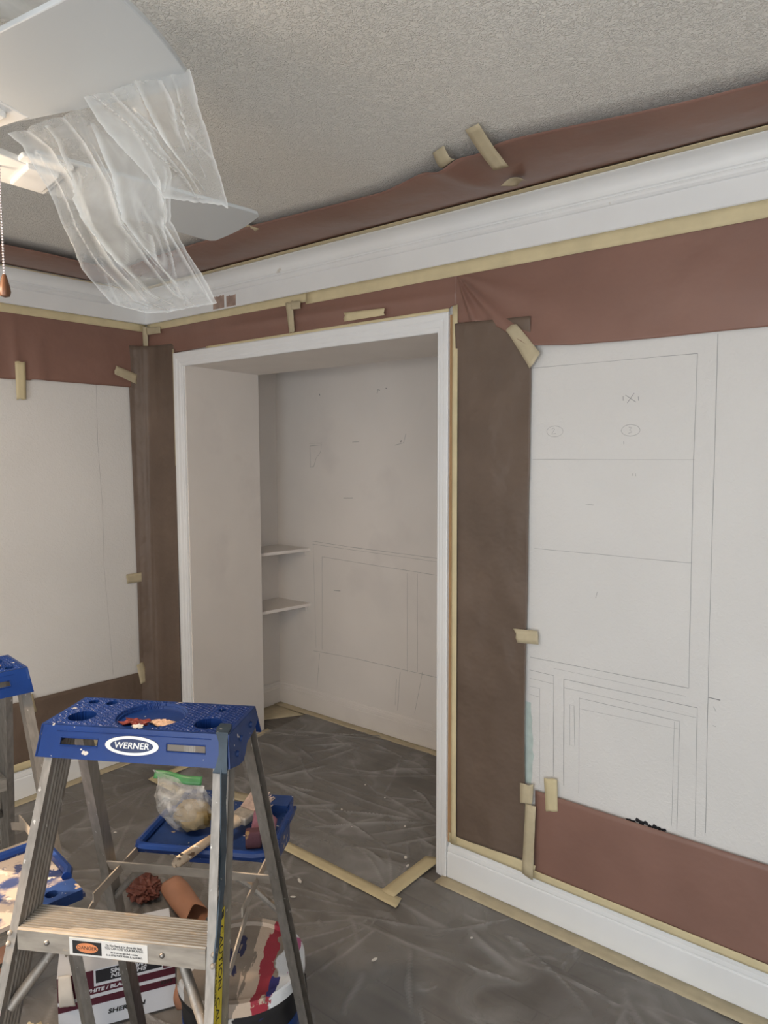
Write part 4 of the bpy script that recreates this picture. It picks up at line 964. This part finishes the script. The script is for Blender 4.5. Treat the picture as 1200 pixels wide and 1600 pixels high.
        for body, sz, zz in (('Do Not Stand at or above this level.', .0056, -.0105), ('YOU CAN LOSE YOUR BALANCE.', .0058, -.0155), ('No se pare en este nivel o encima', .0044, -.0225), ('do el. USTED PUEDE PERDER EL EQUILIBRIO.', .0042, -.0275)):
            text_obj('label_lettering', body, sz, 'ink', lb, frame((.027, y0 - .0008, z + zz), (1, 0, 0), (0, 0, 1)), .0001, 0, .0001, .80)
        # right rail: plane of the web, seen between the flanges
        def RW(z, k, dx=0): return Vector((xi_(z) + .0050 + dx, yf(z) + .070 * k, z))
        def rail_panel(nm, m, z0, z1, k0, k1, dx, par):
            return MB().loft([[RW(z0, k0, dx), RW(z0, k1, dx), RW(z0, k1, dx - .0006), RW(z0, k0, dx - .0006)], [RW(z1, k0, dx), RW(z1, k1, dx), RW(z1, k1, dx - .0006), RW(z1, k0, dx - .0006)]]).build(nm, m, par)
        il = rail_panel('instruction_label', 'label_white', .80, .982, .30, .92, .0004, Ld)
        rl = random.Random(4)
        ln = MB(); zz = .978
        while zz > .806:
            k0 = .36; h = rl.choice((.0011, .0011, .0018))
            ln.loft([[RW(zz, k0, .0009), RW(zz, .88 - rl.random() * .25, .0009)], [RW(zz - h, k0, .0009), RW(zz - h, .86 - rl.random() * .25, .0009)]], closed=False)
            zz -= h + rl.choice((.0014, .0016, .004))
        ln.build('label_lines', 'ink', il, recalc=False)
        yl = rail_panel('caution_label', 'label_yellow', .55, .768, .22, .92, .0004, Ld)
        rail_panel('caution_band', 'ink', .755, .7655, .30, .86, .0009, yl)
        for body, sz, z0_, k in (('CAUTION', .022, .70, .72), ('SET UP LADDER PROPERLY', .0085, .69, .45), ('CAUTION', .022, .60, .62)):
            o_ = RW(z0_, k, .0010); ex = (RW(.6, k) - RW(.7, k)); text_obj('caution_lettering', body, sz, 'ink', yl, frame(o_, ex, RW(z0_, 1) - RW(z0_, 0)), .0001)
        sp = MB()
        path = [(1.014, -.10, .30), (.985, -.06, .30), (.95, -.02, .26), (.915, .02, .36), (.885, .20, .52), (.865, .30, .55), (.845, .24, .50), (.82, .10, .36), (.79, .02, .22), (.765, -.02, .18), (.742, -.12, .10), (.728, -.14, .02)]
        sp.loft([[RW(zz, ka, .0130 if kb < .45 else .008), RW(zz, kb, .0140 if kb < .45 else .010), RW(zz, kb, .0115 if kb < .45 else .005), RW(zz, ka, .0105 if kb < .45 else .004)] for zz, ka, kb in path])
        sp.build('paint_strap', 'duct', Ld, smooth=True)
        st2 = MB(); rr = random.Random(9)
        fr = [(.158, -.030, zt + .0035), (.163, -.052, zt + .0045), (.166, -.070, zt + .003), (.171, -.078, zt - .012), (.172, -.083, zt - .032), (.171, -.088, zt - .052), (.168, -.089, zt - .062)]
        rings = []
        for i, (x, y, zz) in enumerate(fr):
            hw_ = .010 + .003 * math.sin(i * 1.3)
            rings.append([(x - hw_, y, zz), (x + hw_, y, zz), (x + hw_, y + .003, zz - .003), (x - hw_, y + .003, zz - .003)])
        st2.loft(rings).build('paint_strap', 'duct', Ld, smooth=True)
    return Ld
lad = make_ladder((2.0743, -1.3587), math.radians(30.27), 'near aluminium stepladder with blue top and WERNER badge', .6845, 'blue_worn')
lad2 = make_ladder((1.490, -1.535), math.radians(-97), 'far aluminium stepladder cut by the picture edge, dusty pail shelf', .715, 'blue_dust', False)

# frame of the near ladder, to stand things on it
LM = Matrix.Translation((2.0743, -1.3587, 0)) @ Matrix.Rotation(math.radians(30.27), 4, 'Z')
def at(x, y, z): return LM @ Vector((x, y, z))

# scraps on the ladder caps
def scrap(c, r, m, label, seed, lift=.006, MM=LM, cat='paint scrap', grp='scraps on the ladder tops'):
    rr = random.Random(seed); n = 18; rings = []
    prof = [1 + .35 * rr.uniform(-1, 1) for _ in range(n)]
    for k, (q, zz) in enumerate(((0.15, .5), (.45, .9), (.75, .35), (1.0, .55))):
        rings.append([MM @ Vector((c[0] + r * q * prof[i] * math.cos(2 * math.pi * i / n), c[1] + .62 * r * q * prof[i] * math.sin(2 * math.pi * i / n), c[2] + lift * (zz + .45 * rr.uniform(-1, 1)))) for i in range(n)])
    o = MB().loft(rings).build('paint_scrap', m, None, smooth=True, thick=.0008)
    return tag(o, label, cat, grp)
scrap((-.022, -.026, 1.0585), .026, 'redpaint', 'dried dark red paint blob in the round recess of the ladder top', 1)
scrap((.032, -.022, 1.0585), .025, 'peel', 'peeled tan paint scrap in the round recess of the ladder top', 2)
scrap((-.005, -.045, 1.0588), .010, 'chip', 'small pale chip beside the red blob on the ladder top', 3)
LM2 = Matrix.Translation((1.490, -1.535, 0)) @ Matrix.Rotation(math.radians(-97), 4, 'Z')
scrap((-.105, .035, 1.070), .022, 'peel', 'peeled tan scrap on the far ladder top', 5, .006, LM2)

# zip bag with a putty-stained lump, standing on the pail shelf
def lump(c, r, seed, amp, n=28, m=18):
    def fn(u, v):
        a = 2 * math.pi * u; b = math.pi * v
        dv = Vector((math.sin(b) * math.cos(a), math.sin(b) * math.sin(a), math.cos(b)))
        k = 1 + amp * noise.noise(dv * 2.2 + Vector((seed, 0, 0))) + amp * .5 * noise.noise(dv * 6 + Vector((0, seed, 0)))
        return Vector((dv.x * r[0] * k, dv.y * r[1] * k, dv.z * r[2] * k)) + Vector(c)
    return fn
ZS = .6845
bagE = tag(empty('zip_bag', at(-.075, .295, ZS - .012), math.radians(30.27)), 'clear zip bag with green seal holding a stained putty lump', 'plastic bag')
MB().grid(lump((.018, .0, .038), (.046, .034, .034), 3, .22), 30, 18).build('putty_lump', 'rag', bagE, smooth=True)
def bagf(u, v):
    a = 2 * math.pi * u; z = v
    if v < .72:
        t = v / .72; rx = .066 * math.sin(math.pi * (.08 + .60 * t)) ** .7; ry = .045 * math.sin(math.pi * (.05 + .62 * t)) ** .8; zz = .090 * t
    else:
        t = (v - .72) / .28; rx = lerp(.066 * math.sin(math.pi * .68) ** .7, .062, t); ry = lerp(.045 * math.sin(math.pi * .67) ** .8, .003, t ** .6); zz = .090 + .030 * t
    k = 1 + .14 * N(math.cos(a) * 2 + 5, math.sin(a) * 2, v * 4) + .07 * N(math.cos(a) * 6, math.sin(a) * 6, v * 11)
    lean = -.022 * v ** 2
    return (rx * k * math.cos(a) + lean, ry * k * math.sin(a) + .012 * v, zz * (1 - .13 * math.cos(a) * (v > .3) * v) + .001)
bo = MB().grid(bagf, 44, 36).build('bag_film', 'bag', bagE, smooth=True, recalc=False)
at_ = bo.data.attributes.new('crease', 'FLOAT', 'POINT'); at_.data.foreach_set('value', [max(0, N(v.co.x * 60, v.co.y * 60, v.co.z * 60)) ** .8 for v in bo.data.vertices])
def seal(u, v):
    x = lerp(-.082, .036, u); z = lerp(.112, .129, v) - .13 * (x + .02) * .75 * .9
    return (x, .012 + .004 * math.sin(u * 7) + .010 * (v - .5), z)
MB().grid(seal, 20, 3).build('zip_seal', 'bag_green', bagE, smooth=True, thick=.0015)

# brush lying across the shelf, handle hanging out toward the step
br = tag(empty('paint_brush', at(.06, .25, ZS + .012), math.radians(30.27)), 'old paint brush with spattered wooden handle on the pail shelf', 'paint brush')
ib = (LM @ Matrix.Translation((.06, .25, ZS + .012))).inverted()
h0, h1, h2, h3 = (-.028, .128, .690), (.052, .295, .706), (.066, .330, .709), (.084, .395, .716)
def L(p): return Vector((p[0] - .06, p[1] - .25, p[2] - ZS - .012))
pts = [L(h0), L(h0).lerp(L(h1), .04), L(h0).lerp(L(h1), .15), L(h0).lerp(L(h1), .5), L(h0).lerp(L(h1), .8), L(h1)]
hd = MB().tube(pts, [.006, .0105, .0115, .0095, .0085, .014], 14).build('handle', 'brush_wood', br, smooth=True)
cdir = (L(h1) - L(h0)).normalized(); hc = L(h0).lerp(L(h1), .12); upv = Vector((0, 0, 1)); upv = (upv - cdir * upv.dot(cdir)).normalized()
MB().tube([hc + upv * .0105, hc + upv * .0119], .0035, 10).build('hang_hole_shade', 'ink', hd)  # no bore here: black disc paints the shade inside a hole
MB().bar(L(h1), L(h2), .048, .020, (1, -.45, 0)).build('ferrule', 'ferrule', br, bevel=.004)
bs = MB(); rr = random.Random(2)
for i in range(13):
    for j in range(4):
        sx = lerp(-.022, .022, i / 12); sz = lerp(-.008, .008, j / 3); a = L(h2) + Vector((sx * .9, -sx * .42, sz)); k = rr.uniform(.85, 1.1)
        b = L(h3) - L(h2); bs.tube([a, a + b * k + Vector((sx * .35 + rr.uniform(-.003, .003), rr.uniform(-.003, .003), sz * .4 + rr.uniform(0, .004)))], [.0028, .0016], 4)
bs.build('bristles', 'bristle', br)['kind'] = 'stuff'
# sanding sponge and folded sandpaper
sp = MB().box(-.018, .018, -.012, .012, 0, .040).build('sanding_sponge', 'maroon', None, bevel=.004)
sp.location = at(.107, .250, ZS - .012); sp.rotation_euler = (0, 0, math.radians(45)); tag(sp, 'dark maroon sanding sponge on the near pail shelf', 'sponge')
def fold(u, v):
    x = lerp(-.028, .026, u); y = lerp(-.020, .024, v); return (x, y, .010 + .040 * v - .020 * u + .010 * math.sin(3 * u))
sd = MB().grid(fold, 10, 8).build('sandpaper', 'plum', None, smooth=True, thick=.0014)
sd.location = at(.118, .290, ZS - .010); sd.rotation_euler = (0, 0, math.radians(35)); tag(sd, 'plum coloured sandpaper sheet propped on the near pail shelf', 'sandpaper')

# ------------------------------------------------------------------ paint pail behind the ladder
PX, PYc, PH = 1.952, -1.058, .355
pail = tag(empty('paint_pail', (PX, PYc, 0.0), math.radians(38)), 'black paint pail with paint-smeared lid behind the near ladder', 'paint pail')
MB().lathe([(.001, 0), (.128, 0), (.131, .01), (.144, .30), (.150, .302), (.150, .318), (.1445, .320), (.145, .335), (.001, .335)], n=48).build('pail_body', 'pail', pail, smooth=True)
MB().lathe([(.1315, .02), (.133, .02), (.1425, .24), (.1405, .24)], n=48).build('pail_wrap', 'pail_blue', pail, smooth=True)
MB().lathe([(.001, .338), (.130, .338), (.134, .346), (.147, .347), (.151, .343), (.152, .318), (.149, .318), (.149, .334), (.001, .335)], n=64).build('pail_lid', 'lid', pail, smooth=True)
# wire bail hangs down outside the pail on the far right
wb2 = MB(); wb2.tube([(.151 + .012 * math.sin(math.pi * k / 10), .01 - .004 * k, .30 - .027 * k) for k in range(11)], .0016, 6).build('wire_bail', 'wire', pail, smooth=True)

# ------------------------------------------------------------------ carton
bx = tag(empty('paint_carton', (1.44, -1.09, .012), math.radians(60)), 'white and maroon paint carton upside down under the ladders', 'carton')
BW, BD, BH = .30, .20, .205
bx.scale = (1, 1, 0.80)
MB().box(-BW / 2, BW / 2, -BD / 2, BD / 2, 0, BH).build('carton_body', 'card', bx)
yb = -BD / 2
def strip(nm, m, x0, x1, z0, z1, dy=.0006): return MB().box(x0, x1, yb - dy, yb - dy + .0005, z0, z1).build(nm, m, bx)
strip('printed_band', 'box_maroon', -BW / 2, BW / 2, .082, .107); strip('printed_band', 'box_maroon', -BW / 2, BW / 2, .120, .146)
strip('printed_band', 'box_maroon', -BW / 2, -.06, .146, BH); strip('printed_panel', 'box_black', -.055, .115, .157, BH - .004)
strip('printed_band', 'box_maroon', .118, BW / 2, .15, BH - .02)
def ftext(body, sz, x, z, m, flip=False, sx=1.0):
    ex = (-1, 0, 0) if flip else (1, 0, 0); ey = (0, 0, -1) if flip else (0, 0, 1)
    text_obj('carton_lettering', body, sz, m, bx, frame((x, yb - .0010, z), ex, ey), .0002, .15, .0006, sx)
ftext('SHERWIN', .021, .030, .172, 'card', True); ftext('WILLIAMS', .021, .030, .190, 'card', True)
ftext('WHITE / BLANCO', .017, -.02, .133, 'card', False)
ftext('8273', .016, .125, .098, 'ink', False); ftext('SHERWIN', .022, .02, .045, 'ink', False)
def flap(u, v): return (-BW / 2 + .004 + .030 * u + .01 * v * u, yb - .003 - .010 * math.sin(v * 3) - .008 * u, BH + .012 - .11 * v + .003 * N(u * 8, v * 9))
MB().grid(flap, 6, 14).build('torn_flap', 'card_in', bx, smooth=True, thick=.002)

# ------------------------------------------------------------------ brown paper waste on the floor
def curl(name, m, c, rz, R0, Lx, turns, label, tilt=0.0, wob=.15, a0=-2.0):
    e = tag(empty(name, c, rz), label, 'paper waste', 'brown paper waste on the floor')
    def fn(u, v):
        a = a0 + turns * 2 * math.pi * u; r = R0 * (1 + .35 * u) * (1 + wob * N(u * 3, v * 2, R0 * 50)); x = lerp(-Lx / 2, Lx / 2, v)
        x += .02 * N(u * 5, 7 + v) * (1 if v > .5 else -1)
        return (x, r * math.cos(a), R0 * 1.45 + r * math.sin(a) + tilt * (x + Lx / 2))
    MB().grid(fn, 50, 16).build('paper_roll', m, e, smooth=True, thick=.0008)
    return e
def crumple(name, m, c, r, seed, label):
    e = tag(empty(name, c), label, 'paper waste', 'brown paper waste on the floor')
    def fn(u, v):
        a = 2 * math.pi * u; b = math.pi * (.02 + .96 * v); dv = Vector((math.sin(b) * math.cos(a), math.sin(b) * math.sin(a), math.cos(b)))
        k = 1 + .55 * abs(noise.noise(dv * 2.5 + Vector((seed, 0, 0)))) - .45 * abs(noise.noise(dv * 3.6 + Vector((0, seed, 0)))) + .12 * noise.noise(dv * 8)
        return Vector((dv.x * r[0] * k, dv.y * r[1] * k, max(0.0, r[2] * (.92 + dv.z * k))))
    MB().grid(fn, 48, 30).build('crumpled_paper', m, e, smooth=True, angle=25)
    return e
curl('paper_waste', 'tan', (1.285, -.755, .010), math.radians(-14), .033, .21, .82, 'loosely rolled tan paper on the floor behind the near ladder', wob=.25)
crumple('paper_waste', 'darkpaper', (1.085, -.785, .010), (.065, .05, .036), 4, 'crumpled dark red paper beside the loose tan paper roll')
curl('paper_waste', 'tan', (1.70, -.93, .010), math.radians(50), .07, .22, .75, 'big curled tan paper between the carton and the pail', wob=.2, a0=-1.2)
curl('paper_waste', 'tan', (1.20, -1.35, .010), math.radians(80), .07, .22, .7, 'curled tan paper behind the carton corner', wob=.2)
crumple('paper_waste', 'tape_old', (1.45, -1.345, .010), (.05, .045, .035), 9, 'crumpled cream tape wad in front of the carton')
